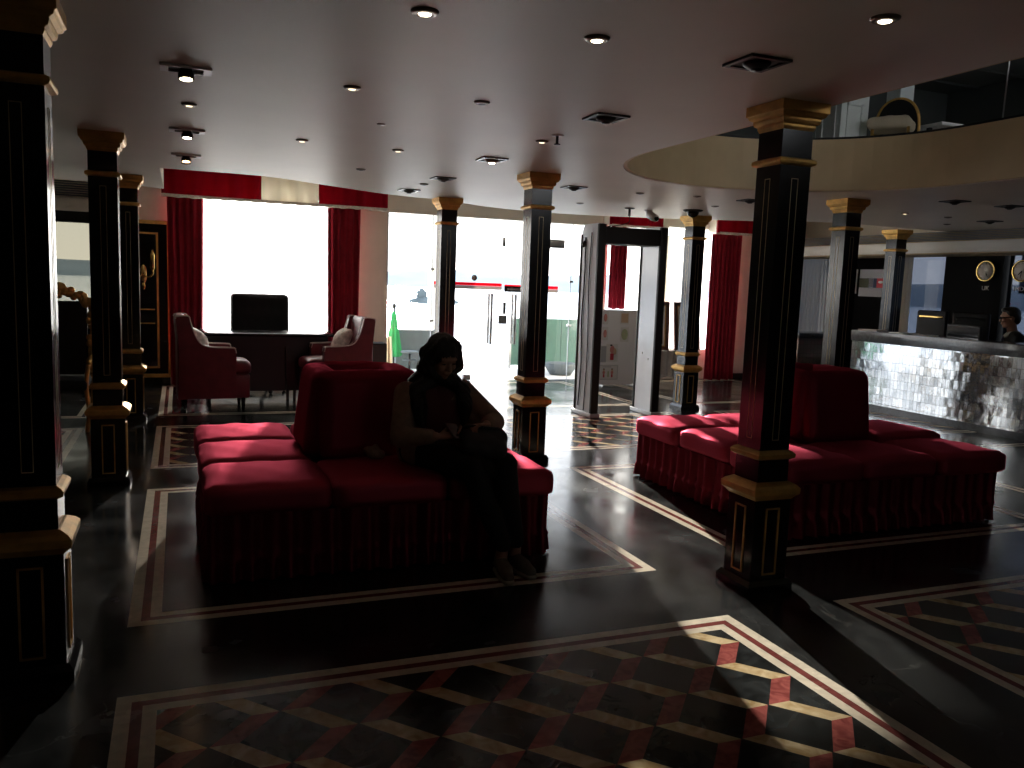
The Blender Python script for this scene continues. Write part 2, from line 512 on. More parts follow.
def struct(o, label=None, cat=None):
    o['kind'] = 'structure'
    if label: o['label'] = label
    if cat: o['category'] = cat
    return o

def dup(root, loc=None, rotz=None, label=None, group=None):
    r = root.copy(); COL.objects.link(r)
    if loc is not None: r.location = loc
    if rotz is not None: r.rotation_euler = (0, 0, rotz)
    if label: r['label'] = label
    if group: r['group'] = group
    for ch in list(root.children):
        c = ch.copy(); COL.objects.link(c); c.parent = r
        for g in list(ch.children):
            d = g.copy(); COL.objects.link(d); d.parent = c
    return r

def catmull(pts, n=6):
    out = []
    P = [pts[0]]+list(pts)+[pts[-1]]
    for i in range(1, len(P)-2):
        p0, p1, p2, p3 = [np.array(q, float) for q in P[i-1:i+3]]
        for k in range(n):
            t = k/n
            out.append(tuple(.5*((2*p1)+(-p0+p2)*t+(2*p0-5*p1+4*p2-p3)*t*t+(-p0+3*p1-3*p2+p3)*t**3)))
    out.append(tuple(pts[-1]))
    return out

def remeshed(mb, voxel, smooth=3, name='blob', fac=.5):
    """fuse overlapping closed pieces into one continuous surface"""
    me = mb.mesh(name, [])
    bm = bmesh.new(); bm.from_mesh(me); bmesh.ops.recalc_face_normals(bm, faces=bm.faces[:]); bm.to_mesh(me); bm.free()
    o = bpy.data.objects.new(name, me); COL.objects.link(o)
    md = o.modifiers.new('r', 'REMESH'); md.mode = 'VOXEL'; md.voxel_size = voxel; md.use_smooth_shade = True
    dg = bpy.context.evaluated_depsgraph_get()
    dg.update()
    m2 = bpy.data.meshes.new_from_object(o.evaluated_get(dg))
    bpy.data.objects.remove(o)
    bm = bmesh.new(); bm.from_mesh(m2)
    for _ in range(smooth):
        bmesh.ops.smooth_vert(bm, verts=bm.verts[:], factor=fac, use_axis_x=True, use_axis_y=True, use_axis_z=True)
    for f in bm.faces: f.smooth = True
    bm.to_mesh(m2); bm.free()
    return m2

def obj_from(me, name, mat, parent=None):
    me.name = name
    me.materials.clear(); me.materials.append(M_[mat])
    o = bpy.data.objects.new(name, me); COL.objects.link(o)
    if parent: o.parent = parent
    return o

def cap(mb, p0, r0, p1, r1, n=14, rings=6):
    """tapered capsule"""
    p0, p1 = Vector(p0), Vector(p1)
    d = p1-p0; L = d.length
    pts, rs = [], []
    u = d.normalized() if L > 1e-6 else Vector((0, 0, 1))
    for k in range(rings):
        t = -PI/2+PI/2*k/rings
        pts.append(p0+u*(r0*math.sin(t))); rs.append(max(r0*math.cos(t), r0*.04))
    for k in range(5):
        t = k/4; pts.append(p0+d*t); rs.append(r0+(r1-r0)*t)
    for k in range(1, rings+1):
        t = PI/2*k/rings
        pts.append(p1+u*(r1*math.sin(t))); rs.append(max(r1*math.cos(t), r1*.04))
    mb.tube(pts, rs, n)

# ------------------------------------------------------------------ the setting: floor
CZ = 2.395
RX0 = 10.3
def floor():
    mb = MB()      # mats: 0 black, 1 white, 2 red, 3 cubes
    xs = [(-6.62, -4.05), (-3.42, -.85), (-.22, 2.36), (2.98, 5.56), (6.18, 8.76)]
    ys = [(.6, 3.08, 1), (3.71, 6.12, 0), (6.76, 8.65, 1), (9.25, 11.72, 0)]
    X0, X1, Y0, Y1 = -7, 12, -3.2, 12.0
    w1, w2, w3 = .050, .086, .132
    def quad(a, b, c, d, mi):
        mb.add([(*a, 0), (*b, 0), (*c, 0), (*d, 0)], [(0, 1, 2, 3)], False, mi)
    def rect(x0, x1, y0, y1, mi):
        quad((x0, y0), (x1, y0), (x1, y1), (x0, y1), mi)
    def ring(x0, x1, y0, y1, a, b, mi):
        o = [(x0+a, y0+a), (x1-a, y0+a), (x1-a, y1-a), (x0+a, y1-a)]
        i = [(x0+b, y0+b), (x1-b, y0+b), (x1-b, y1-b), (x0+b, y1-b)]
        for k in range(4):
            j = (k+1) % 4
            quad(o[k], o[j], i[j], i[k], mi)
    yy = Y0
    for (y0, y1, pat) in ys:
        rect(X0, X1, yy, y0, 0)
        xx = X0
        for (x0, x1) in xs:
            rect(xx, x0, y0, y1, 0)
            ring(x0, x1, y0, y1, 0, w1, 1)
            ring(x0, x1, y0, y1, w1, w2, 2)
            ring(x0, x1, y0, y1, w2, w3, 1)
            rect(x0+w3, x1-w3, y0+w3, y1-w3, 3 if pat else 0)
            xx = x1
        rect(xx, X1, y0, y1, 0)
        yy = y1
    rect(X0, X1, yy, Y1, 0)
    # the slab under it
    mb.box(X0, X1, Y0, Y1, -.3, -.004, 0)
    mb.box(9.06, RX0, 12.0, 13.2, -.3, 0, 0)
    o = mb.build('floor', mk(['black_marble', 'white_marble', 'red_marble', 'cubes']), fix=False)
    struct(o)
floor()

# ------------------------------------------------------------------ ceiling with the oval well and the curved edge towards the windows
WX, WY0, WY1, WR = 4.33, 1.7, 4.93, 1.43
def well(r=WR, n=28):
    pts = []
    for k in range(n+1):
        a = PI*k/n
        pts.append((WX+r*math.cos(a), WY1+r*math.sin(a)))
    for k in range(n+1):
        a = PI+PI*k/n
        pts.append((WX+r*math.cos(a), WY0+r*math.sin(a)))
    return pts
SLAB_TOP = 2.84
def ceiling():
    edge = catmull([(9.6, 8.43), (8.45, 8.40), (7.46, 8.46), (6.7, 9.0), (5.75, 9.48), (5.0, 9.72), (4.4, 9.8), (3.6, 9.66), (3.06, 9.36), (2.64, 9.14), (2.1, 9.0), (1.28, 8.5), (.72, 8.18), (-.15, 8.18)], 4)
    outer = [(-7, -3.2), (10.4, -3.2), (10.4, 8.43)]+edge+[(-.15, 10.2), (-.5, 9.95), (-7, 9.95)]
    hole = well()
    o3 = [Vector((x, y, 0)) for x, y in outer]; h3 = [Vector((x, y, 0)) for x, y in hole]
    tris = mgeo.tessellate_polygon([o3, h3])
    allp = outer+hole
    mb = MB()
    mb.add([(x, y, CZ) for x, y in allp], [tuple(t) for t in tris])
    mb.add([(x, y, SLAB_TOP) for x, y in allp], [tuple(t) for t in tris])
    n = len(outer)
    for i in range(n):
        a, b = outer[i], outer[(i+1) % n]
        mb.add([(*a, CZ), (*b, CZ), (*b, SLAB_TOP), (*a, SLAB_TOP)], [(0, 1, 2, 3)])
    m = len(hole)
    for i in range(m):
        a, b = hole[i], hole[(i+1) % m]
        mb.add([(*a, CZ), (*b, CZ), (*b, SLAB_TOP), (*a, SLAB_TOP)], [(0, 1, 2, 3)])
    struct(mb.build('ceiling', mk('ceiling'), fix=False))
    # fascia lining of the well, and its dark capping
    h1, h2 = well(WR-.004), well(WR-.03)
    mb = MB(); m = len(h1)
    z0, z1 = CZ+.006, SLAB_TOP
    for i in range(m):
        j = (i+1) % m
        for (za, zb, mi) in ((z0, z1, 0), (z1, z1+.018, 1)):
            A, B, C_, D = h1[i], h1[j], h2[j], h2[i]
            mb.add([(*D, za), (*C_, za), (*C_, zb), (*D, zb)], [(0, 1, 2, 3)], False, mi)
            mb.add([(*A, zb), (*B, zb), (*C_, zb), (*D, zb)], [(0, 1, 2, 3)], False, mi)
            mb.add([(*A, za), (*B, za), (*C_, za), (*D, za)], [(0, 1, 2, 3)], False, mi)
            mb.add([(*A, za), (*B, za), (*B, zb), (*A, zb)], [(0, 1, 2, 3)], False, mi)
    struct(mb.build('trim_1', mk(['fascia', 'black']), fix=False))
    # higher ceiling strip along the window wall
    mb = MB(); mb.box(-7, 12, 7.9, 13.2, 2.845, 2.95)
    struct(mb.build('ceiling', mk('ceiling')))
ceiling()

# ------------------------------------------------------------------ walls
FY = 11.9          # inner face of the window wall
def wall_piece(name, boxes, mat):
    mb = MB()
    for b in boxes: mb.box(*b)
    return struct(mb.build(name, mk(mat)))
T = .2
back = [(-7, -1.75, FY, FY+T, 0, 2.845), (-1.75, -.98, FY, FY+T, 0, .80), (-1.75, -.98, FY, FY+T, 2.16, 2.845), (-.98, -.10, FY, FY+T, 0, 2.845),
        (-.10, 2.33, FY, FY+T, 2.55, 2.845), (-.10, 2.33, FY, FY+T, 0, .50), (2.33, 2.77, FY, FY+T, 0, 2.845),
        (2.77, 6.0, FY, FY+T, 2.44, 2.845), (6.0, 6.32, FY, FY+T, 0, 2.845), (6.32, 7.2, FY, FY+T, 2.5, 2.845), (6.32, 7.2, FY, FY+T, 0, .9),
        (7.2, 7.42, FY, FY+T, 0, 2.845), (7.42, 8.75, FY, FY+T, 2.5, 2.845), (7.42, 8.75, FY, FY+T, 0, .5), (8.75, 9.25, FY, FY+T, 0, 2.845),
        (9.05, 9.25, FY+T, 13.0, 0, 2.845)]
wall_piece('wall_back', back, 'cream')
wall_piece('wall_left', [(-7, -6.8, -3.2, FY, 0, 2.845)], 'dark_wall')
wall_piece('wall_front', [(-7, 2.0, -3.2, -3.0, 0, 2.4), (6.2, 12, -3.2, -3.0, 0, 2.4), (2.0, 6.2, -3.2, -3.0, 0, .9), (2.0, 6.2, -3.2, -3.0, 2.3, 2.4)], 'dark_wall')
RX = 10.3
rp = [(RX, RX+T, -3.2, 5.6, 0, 2.845), (RX, RX+T, 5.6, 8.10, 0, .55), (RX, RX+T, 5.6, 8.10, 2.17, 2.845), (RX, RX+T, 8.10, 9.03, 0, 2.845),
      (RX, RX+T, 9.03, 9.80, 0, .55), (RX, RX+T, 9.03, 9.80, 2.17, 2.845), (RX, RX+T, 9.80, 11.25, 0, 2.845),
      (RX, RX+T, 11.25, 12.6, 0, .55), (RX, RX+T, 11.25, 12.6, 2.17, 2.845), (RX, RX+T, 12.6, 13.2, 0, 2.845), (9.25, RX+T, 13.0, 13.2, 0, 2.845)]
wall_piece('wall_right', rp, 'black_panel')
wall_piece('wall_right', [(RX-.02, RX, 8.4, 13.0, 2.396, 2.845)], 'cream')
mb = MB(); mb.box(8.80, 9.06, FY-.025, FY, 0, .09)
mb.box(2.33, 2.77, FY-.02, FY, 0, .09)
struct(mb.build('baseboard_back', mk('black')))

# soffit over the reception with louvres and white moulding
mb = MB()
mb.box(9.62, RX, -3, 13, 2.10, 2.395, 0)
mb.box(9.56, 9.62, -3, 13, 2.115, 2.15, 1); mb.box(9.53, 9.62, -3, 13, 2.15, 2.235, 1); mb.box(9.57, 9.62, -3, 13, 2.235, 2.26, 1)
for k in range(6):
    z = 2.275+k*.021
    mb.add([(9.575, -3, z), (9.575, 13, z), (9.615, 13, z+.014), (9.615, -3, z+.014), (9.575, -3, z+.004), (9.575, 13, z+.004), (9.615, 13, z+.018), (9.615, -3, z+.018)],
           [(0, 1, 2, 3), (4, 5, 6, 7), (0, 1, 5, 4), (3, 2, 6, 7)], False, 2)
struct(mb.build('trim_2', mk(['beige_wall', 'moulding', 'slat'])))
# tan band over the right hand glazing, same cove at the left end of the window wall
mb = MB()
mb.box(-6.8, -.50, FY-.14, FY, 2.19, 2.35, 1); mb.box(-6.8, -.50, FY-.18, FY, 2.23, 2.30, 1)
for k in range(8):
    z = 2.37+k*.028
    mb.add([(-6.8, FY-.10, z), (-.5, FY-.10, z), (-.5, FY-.04, z+.016), (-6.8, FY-.04, z+.016), (-6.8, FY-.10, z+.005), (-.5, FY-.10, z+.005), (-.5, FY-.04, z+.021), (-6.8, FY-.04, z+.021)],
           [(0, 1, 2, 3), (4, 5, 6, 7), (0, 1, 5, 4), (3, 2, 6, 7)], False, 2)
mb.box(-6.8, -.56, FY-.03, FY, 2.05, 2.19, 3); mb.box(-6.8, -1.72, FY-.03, FY, 0, 2.05, 3); mb.box(-1.0, -.56, FY-.03, FY, 0, 2.05, 3); mb.box(-1.75, -.98, FY-.03, FY, 0, .8, 3)
struct(mb.build('trim_3', mk(['beige_wall', 'moulding', 'slat', 'dark_wall'])))

# upper hall seen through the well
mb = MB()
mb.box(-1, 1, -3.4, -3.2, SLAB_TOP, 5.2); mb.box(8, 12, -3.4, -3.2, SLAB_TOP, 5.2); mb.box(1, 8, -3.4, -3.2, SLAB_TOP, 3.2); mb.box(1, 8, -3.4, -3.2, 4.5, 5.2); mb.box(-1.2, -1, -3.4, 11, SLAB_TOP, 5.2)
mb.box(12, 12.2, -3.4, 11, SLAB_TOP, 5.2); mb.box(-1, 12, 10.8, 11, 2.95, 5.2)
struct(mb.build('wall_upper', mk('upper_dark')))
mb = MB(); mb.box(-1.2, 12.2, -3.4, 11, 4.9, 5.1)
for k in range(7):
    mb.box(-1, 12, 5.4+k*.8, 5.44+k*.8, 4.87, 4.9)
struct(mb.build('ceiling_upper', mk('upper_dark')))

# ------------------------------------------------------------------ windows and glazing (structure)
def pane(name, boxes, mat, frame=None, fmat='steel', bars=()):
    mb = MB()
    for b in boxes: mb.box(*b)
    o = struct(mb.build(name, mk(mat)))
    if bars:
        m2 = MB()
        for b in bars: m2.box(*b)
        m2.build('window_frame', mk(fmat), o)
    return o
g0, g1 = FY+.09, FY+.10
pane('window_1', [(-.06, 2.29, g0, g1, .51, 2.53)], 'glass', bars=[(-.10, -.05, FY+.06, FY+.13, .50, 2.55), (2.28, 2.33, FY+.06, FY+.13, .50, 2.55)], fmat='white_metal')
pane('window_2', [(-1.73, -1.0, g0, g1, .82, 2.14)], 'tint_glass')
pane('window_3', [(2.80, 3.462, g0, g1, 0, 2.42)], 'glass', bars=[(2.765, 2.80, FY+.05, FY+.14, 0, 2.44)], fmat='steel')
pane('window_4', [(5.745, 5.985, g0, g1, 0, 2.42)], 'glass', bars=[(5.985, 6.015, FY+.05, FY+.14, 0, 2.44)], fmat='steel')
pane('fill_window_upper', [(1.02, 7.98, -3.31, -3.30, 3.22, 4.48)], 'glass')  # unseen upstairs opening, added to brighten the well fascia and upper hall
pane('window_5', [(6.34, 7.18, g0, g1, .92, 2.48)], 'glass')
pane('window_6', [(7.44, 8.73, g0, g1, .52, 2.48)], 'glass')
h0, h1 = RX+.09, RX+.10
pane('window_7', [(h0, h1, 5.62, 8.08, .57, 2.15)], 'smoke_glass')
pane('window_8', [(h0, h1, 9.05, 9.78, .57, 2.15)], 'smoke_glass')
pane('window_9', [(h0, h1, 11.27, 12.58, .57, 2.15)], 'smoke_glass')
pane('fill_window_front', [(2.02, 6.18, -3.11, -3.10, .92, 2.28)], 'grey_glass')  # unseen opening added behind the camera to let in fill daylight
# the glazed entrance door
mb = MB(); mb.box(3.478, 4.598, g0, g1, .012, 2.41); mb.box(4.606, 5.73, g0, g1, .012, 2.41)
door = struct(mb.build('door_1', mk('glass')))
door['label'] = 'frameless double glass entrance door with red stripe'
def bar_handle(x):
    m = MB()
    for yy in (FY+.03, FY+.16):
        m.tube([(x, yy, .56), (x, yy, 1.33)], .021, 12)
    for z in (.68, 1.22):
        m.tube([(x, FY+.03, z), (x, FY+.16, z)], .009, 8)
    return m.build('door_handle', mk('steel'), door)
bar_handle(4.40); bar_handle(4.79)
m = MB(); m.box(3.50, 4.575, g0-.004, g0-.001, 1.44, 1.485); m.box(4.62, 5.52, g0-.004, g0-.001, 1.425, 1.47)
m.build('red_stripe', mk('red_film'), door)
m = MB(); m.box(3.50, 4.575, g0-.004, g0-.001, 1.385, 1.438); m.box(4.62, 5.52, g0-.004, g0-.001, 1.37, 1.423)
m.build('grey_stripe', mk('grey_film'), door)
m = MB(); m.box(4.53, 4.66, FY+.05, FY+.14, .87, 1.0); m.box(4.60, 4.645, FY+.06, FY+.13, 1.02, 1.20)
m.build('door_lock', mk('steel'), door)
m = MB(); m.rbox(3.99, 4.11, FY+.06, FY+.13, 0.005, .09, .01); m.rbox(5.05, 5.17, FY+.06, FY+.13, .005, .09, .01)
m.build('patch_fitting', mk('steel'), door)
m = MB(); m.rbox(4.56, 4.61, FY+.06, FY+.13, 2.04, 2.18, .01); m.rbox(5.32, 5.58, FY+.02, FY+.09, 2.06, 2.19, .01)
m.tube([(4.66, FY+.04, 2.10), (5.40, FY+.04, 2.13)], .008, 8)
m.build('door_closer', mk('steel'), door)
m = MB(); m.lathe([(.001, -.002), (.045, -.002), (.045, .002), (.001, .002)], (4.13, g0-.004, 1.555), 20, Matrix.Translation((4.13, g0-.004, 1.555)) @ Matrix.Rotation(PI/2, 4, 'X') @ Matrix.Translation((-4.13, -(g0-.004), -1.555)))
m.build('sticker', mk('grey_strip'), door)
for (px, zs) in ((3.47, (.90, 1.66)), (5.738, (.86, 1.55))):
    m = MB()
    for z in zs: m.rbox(px-.03, px+.03, FY+.06, FY+.13, z-.018, z+.018, .005)
    m.build('glass_clamp', mk('steel'), door)
m = MB(); m.box(3.465, 3.475, FY+.085, FY+.105, 0, 2.44); m.box(5.733, 5.742, FY+.085, FY+.105, 0, 2.44); m.build('glass_joint', mk('grey_plastic'), door)
def text(body, size, loc, rot, mat, name, parent, ext=.001):
    cu = bpy.data.curves.new(name, 'FONT'); cu.body = body; cu.size = size; cu.extrude = ext
    cu.align_x = 'CENTER'; cu.align_y = 'CENTER'
    o = bpy.data.objects.new(name, cu); COL.objects.link(o)
    dg = bpy.context.evaluated_depsgraph_get(); dg.update()
    me = bpy.data.meshes.new_from_object(o.evaluated_get(dg)); bpy.data.objects.remove(o)
    o = bpy.data.objects.new(name, me); me.materials.clear(); me.materials.append(M_[mat]); COL.objects.link(o)
    o.location = loc; o.rotation_euler = rot
    if parent: o.parent = parent
    return o
m = MB(); m.box(4.62, 4.93, g0-.012, g0-.004, 1.36, 1.45)
sgn = m.build('door_sign', mk('black'))
tag(sgn, 'small black sign stuck on the glass entrance door at the red stripe', 'sign')
text('welcome', .062, (4.775, g0-.013, 1.405), (PI/2, 0, 0), 'paper', 'lettering', sgn)

# black gilded door panel left of the curtained window
def gframe(mb, x0, x1, z0, z1, y, w, t=.012):
    mb.box(x0, x1, y-t, y, z0, z0+w); mb.box(x0, x1, y-t, y, z1-w, z1); mb.box(x0, x0+w, y-t, y, z0+w, z1-w); mb.box(x1-w, x1, y-t, y, z0+w, z1-w)
mb = MB(); mb.box(-.97, -.12, FY-.05, FY, .0, 2.12)
pd = struct(mb.build('door_2', mk('black_lacquer')))
pd['label'] = 'black lacquered door with gilded panel mouldings'
mb = MB(); gframe(mb, -.97, -.10, .10, 2.13, FY-.05, .045, .03); gframe(mb, -.86, -.25, .22, 1.98, FY-.05, .025)
mb.box(-.80, -.30, FY-.062, FY-.05, .98, .995); mb.box(-.80, -.30, FY-.062, FY-.05, .80, .815)
mb.build('gilt_moulding', mk('gold'), pd)
# gilded wall lamp on it
wl = thing('wall_sconce', 'ornate gilt wall lamp with two upright arms on the black panel', 'wall lamp', (-.43, FY-.05, 1.44))
wl.scale = (1.25, 1.25, 1.25)
m = MB(); m.ell((0, -.02, 0), (.035, .02, .10)); m.ell((0, -.02, -.12), (.02, .02, .04)); m.build('back_plate', mk('brass'), wl)
for sx in (-1, 1):
    m = MB(); m.tube(catmull([(0, -.03, 0), (sx*.05, -.08, -.03), (sx*.09, -.10, .01), (sx*.09, -.10, .05)], 5), .010, 8); m.build('arm', mk('brass'), wl)
    m = MB(); m.lathe([(.012, 0), (.026, .03), (.020, .09), (.026, .15), (.010, .21)], (sx*.09, -.10, .04), 12); m.build('candle_shade', mk('brass'), wl)

# ------------------------------------------------------------------ columns
def column(cx, cy, label):
    t = thing('column', label, 'column', (cx, cy, 0))
    r = .089
    mb = MB()
    mb.sq(0, 0, [(.135, .0), (.135, .035), (.118, .06)]); mb.build('plinth', mk('black_lacquer'), t)
    mb = MB(); mb.sq(0, 0, [(.108, .055), (.108, .475)]); ped = mb.build('pedestal', mk('black_lacquer'), t)
    mb = MB(); mb.sq(0, 0, [(.108, .47), (.125, .49), (.137, .50), (.139, .515), (.139, .53), (.125, .545), (.098, .56)]); mb.build('pedestal_moulding', mk('gold'), t)
    mb = MB(); mb.sq(0, 0, [(.092, .555), (.092, .675)]); mb.build('die_block', mk('black_lacquer'), t)
    mb = MB(); mb.sq(0, 0, [(.094, .672), (.112, .683), (.114, .70), (.104, .712), (.090, .72)]); mb.build('base_moulding', mk('gold'), t)
    mb = MB(); mb.sq(0, 0, [(r, .715), (r, 2.29)]); sh = mb.build('shaft', mk('black_lacquer'), t)
    mb = MB(); mb.sq(0, 0, [(r, 2.105), (.106, 2.112), (.109, 2.122), (.106, 2.134), (r, 2.142)]); mb.build('necking', mk('gold'), t)
    mb = MB(); mb.sq(0, 0, [(r, 2.27), (.096, 2.285), (.096, 2.295), (.108, 2.302), (.112, 2.315), (.112, 2.325), (.126, 2.333), (.131, 2.345), (.138, 2.35), (.138, CZ)])
    mb.build('capital', mk('gold'), t)
    # gilt lines let into each face
    lines, frames = MB(), MB()
    for k in range(4):
        R = Matrix.Rotation(k*PI/2, 4, 'Z')
        w = .004
        for (hw, z0, z1, rr, bw, B) in ((.020, .77, 2.045, r, .0028, lines), (.042, .085, .43, .108, .008, frames)):
            y0, y1 = -rr-(.0012 if B is lines else .006), -rr+.001
            for bx in ((-hw, hw, z0, z0+bw), (-hw, hw, z1-bw, z1), (-hw, -hw+bw, z0, z1), (hw-bw, hw, z0, z1)):
                B.box(bx[0], bx[1], y0, y1, bx[2], bx[3], 0, R)
    lines.build('gilt_inlay', mk('gold_line'), sh)
    frames.build('gilt_frame', mk('gold'), ped)
    return t
CX = [-.455, 2.745, 5.925, 9.03]
column(-.507, 3.40, 'black column at the left edge, nearest to the camera, its top cut off')
column(-.468, 6.39, 'black column behind the cut-off left one, mirror strip seen between them')
column(-.455, 9.07, 'third black column of the left row, beside the black gilded panel')
column(2.745, 3.395, 'tall black column with gold capital in front of the right sofa')
column(2.765, 6.475, 'black column with gold capital behind the seated woman, in front of glass doors')
column(2.76, 8.995, 'slim black column rising behind the seated woman\'s head')
column(5.93, 8.905, 'black column with bright gold capital right of the metal detector')
column(5.905, 6.335, 'black column with gold capital between the large near column and reception counter')
column(9.035, 8.74, 'black column standing behind the end of the reception counter')

# ------------------------------------------------------------------ island sofas
def cushion_bm(w, d, h, r=.05, puff=.03, seed=0, n=12):
    """soft box centred on origin base z=0"""
    rnd = random.Random(seed)
    bm = bmesh.new(); bmesh.ops.create_cube(bm, size=2)
    bmesh.ops.subdivide_edges(bm, edges=bm.edges[:], cuts=n, use_grid_fill=True)
    ph = [rnd.uniform(0, 6.28) for _ in range(6)]
    hx, hy, hz = w/2, d/2, h/2
    for v in bm.verts:
        x, y, z = v.co.x*hx, v.co.y*hy, v.co.z*hz
        ix, iy, iz = hx-r, hy-r, max(hz-r, .001)
        q = Vector((max(-ix, min(ix, x)), max(-iy, min(iy, y)), max(-iz, min(iz, z))))
        dl = Vector((x, y, z))-q
        if dl.length > 1e-9:
            rr = min(r, hz)
            dl = dl.normalized()*rr
            p = q+dl
        else:
            p = q
        u, w_ = x/hx, y/hy
        if z > 0:
            p.z += puff*(1-u*u)*(1-w_*w_)+.004*math.sin(9*u+ph[0])*math.sin(7*w_+ph[1])
        k = 1+.012*math.sin(5*u+ph[2]+4*w_)
        p.x *= k; p.y *= 1+.012*math.sin(4*w_+ph[3]+5*u)
        p.z += hz
        v.co = p
    return bm
def skirt_mesh(X, Y, z0, z1, seed):
    """gathered velvet valance round a rectangle, a stitched band and a flared ruffle below"""
    rnd = random.Random(seed)
    per = []
    N = 130
    for k in range(N): per.append((-X+2*X*k/N, -Y, 0, -1))
    for k in range(N): per.append((X, -Y+2*Y*k/N, 1, 0))
    for k in range(N): per.append((X-2*X*k/N, Y, 0, 1))
    for k in range(N): per.append((-X, Y-2*Y*k/N, -1, 0))
    n = len(per)
    nz = 12
    fold = []
    ph = 0
    for i in range(n):
        ph += rnd.uniform(.55, 1.25)
        fold.append((math.sin(ph), math.sin(ph*.53+1.3)))
    vs, fs = [], []
    for j in range(nz+1):
        t = j/nz
        z = z1+(z0-z1)*t
        for i, (x, y, nx, ny) in enumerate(per):
            a = .017 if t < .66 else .024
            o = a*fold[i][0]*(.35+.65*t)+.008*fold[i][1]
            if .62 < t < .70: o = .012
            if t >= .70: o += .012*(t-.66)/.34
            # corner softness
            vs.append((x+nx*o, y+ny*o, z+(.004*fold[i][1] if j == nz else 0)))
    for j in range(nz):
        for i in range(n):
            a, b = j*n+i, j*n+(i+1) % n
            fs.append((a, b, b+n, a+n))
    mb = MB(); mb.add(vs, fs, True)
    return mb
def sofa(cx, cy, label, jit):
    t = thing('island_sofa', label, 'sofa', (cx, cy, 0))
    W = .92
    mb = MB(); mb.box(-W+.05, W-.05, -W+.05, W-.05, .015, .33); mb.build('base', mk('velvet_skirt'), t)
    skirt_mesh(W-.035, W-.035, .012, .345, int(cx*10)).build('skirt', mk('velvet_skirt'), t)
    c3 = 2*W/3
    k = 0
    for i in (-1, 0, 1):
        for j in (-1, 0, 1):
            if i == 0 and j == 0: continue
            bm = cushion_bm(c3-.006, c3-.006, .145, .045, .022, seed=k+int(cx*7))
            dx, dy, dz, rz = jit.get((i, j), (0, 0, 0, 0))
            M = Matrix.Translation((i*c3+dx, j*c3+dy, .335+dz)) @ Matrix.Rotation(rz, 4, 'Z')
            m = MB(); m.from_bm(bm, M, True); m.build('seat_cushion', mk('velvet'), t)
            k += 1
    # the core and four leaning back cushions
    m = MB(); m.box(-.20, .20, -.20, .20, .33, .80); m.build('core', mk('velvet_back'), t)
    for q in range(4):
        bm = cushion_bm(.56, .17, .50, .06, .012, seed=q+3)
        M = Matrix.Rotation(q*PI/2, 4, 'Z') @ Matrix.Translation((0, -.285, .463)) @ Matrix.Rotation(-.13, 4, 'X')
        m = MB(); m.from_bm(bm, M, True); m.build('back_cushion', mk('velvet_back'), t)
    return t
sofa(1.005, 5.0, 'square crimson velvet island sofa at left, woman sitting on it', {(-1, 1): (-.01, .0, .0, .01), (-1, -1): (.01, 0, 0, -.01), (1, -1): (.0, -.0, .0, .01)})
sofa(4.29, 4.84, 'square crimson velvet island sofa at right, behind the large near column', {(1, 0): (.0, -.10, .045, .03), (1, -1): (.02, -.01, .0, .0), (1, 1): (0, 0, .0, 0), (-1, 0): (.0, -.02, .01, .0)})

# ------------------------------------------------------------------ curtains, pelmets
def drape(name, x0, x1, y, z0, z1, mat, waves, amp, label, cat, seed=0, thick=.012, gather=0., parent=None, axis='x', taper=0.):
    rnd = random.Random(seed)
    N, NZ = max(40, waves*10), 14
    ph = [rnd.uniform(0, 6.28) for _ in range(4)]
    front = []
    for j in range(NZ+1):
        t = j/NZ
        z = z1+(z0-z1)*t
        for i in range(N+1):
            s = i/N
            a = amp*(.75+.25*math.sin(3*s*PI+ph[0]))
            o = a*math.sin(2*PI*waves*s+.6*math.sin(4*s+ph[1])+.35*t*math.sin(3*s+ph[2]))
            c = (x0+x1)/2
            w = (x1-x0)*(1-gather*math.sin(PI*t)**2*.5-taper*t)
            front.append((c+(s-.5)*w, y+o, z+.01*math.sin(waves*PI*s+ph[3])*(t > .99)))
    vs = front+[(a, b+thick, c) for a, b, c in front]
    m = N+1
    fs = []
    off = len(front)
    for j in range(NZ):
        for i in range(N):
            a = j*m+i
            fs.append((a, a+1, a+1+m, a+m)); fs.append((off+a+m, off+a+m+1, off+a+1, off+a))
    for j in range(NZ):
        for i in (0, N):
            a = j*m+i
            fs.append((a, a+m, off+a+m, off+a))
    for i in range(N):
        for j in (0, NZ):
            a = j*m+i
            fs.append((a, a+1, off+a+1, off+a))
    if axis == 'y': vs = [(b, a, c) for a, b, c in vs]
    mb = MB(); mb.add(vs, fs, True)
    o = mb.build(name, mk(mat), parent)
    if label: tag(o, label, cat)
    return o
def sheet(name, x0, x1, y, z0, z1, mat, waves, amp, label, cat, seed=0, axis='x', n=None):
    rnd = random.Random(seed)
    N, NZ = n or waves*10, 10
    ph = [rnd.uniform(0, 6.28) for _ in range(4)]
    vs, fs = [], []
    for j in range(NZ+1):
        t = j/NZ; z = z1+(z0-z1)*t
        for i in range(N+1):
            s = i/N
            o = amp*(.3+.7*t)*math.sin(2*PI*waves*s+1.4*math.sin(5*s+ph[0])+.5*t*math.sin(9*s+ph[1]))
            vs.append((x0+(x1-x0)*s, y+o, z))
    m = N+1
    for j in range(NZ):
        for i in range(N):
            a = j*m+i; fs.append((a, a+1, a+1+m, a+m))
    if axis == 'y': vs = [(b, a, c) for a, b, c in vs]
    mb = MB(); mb.add(vs, fs, True)
    o = mb.build(name, mk(mat)); tag(o, label, cat); return o
drape('curtain', -.14, .30, 11.70, .01, 2.46, 'curtain', 5, .045, 'dark red curtain hanging at the left side of the desk window', 'curtain', 1, taper=.12)
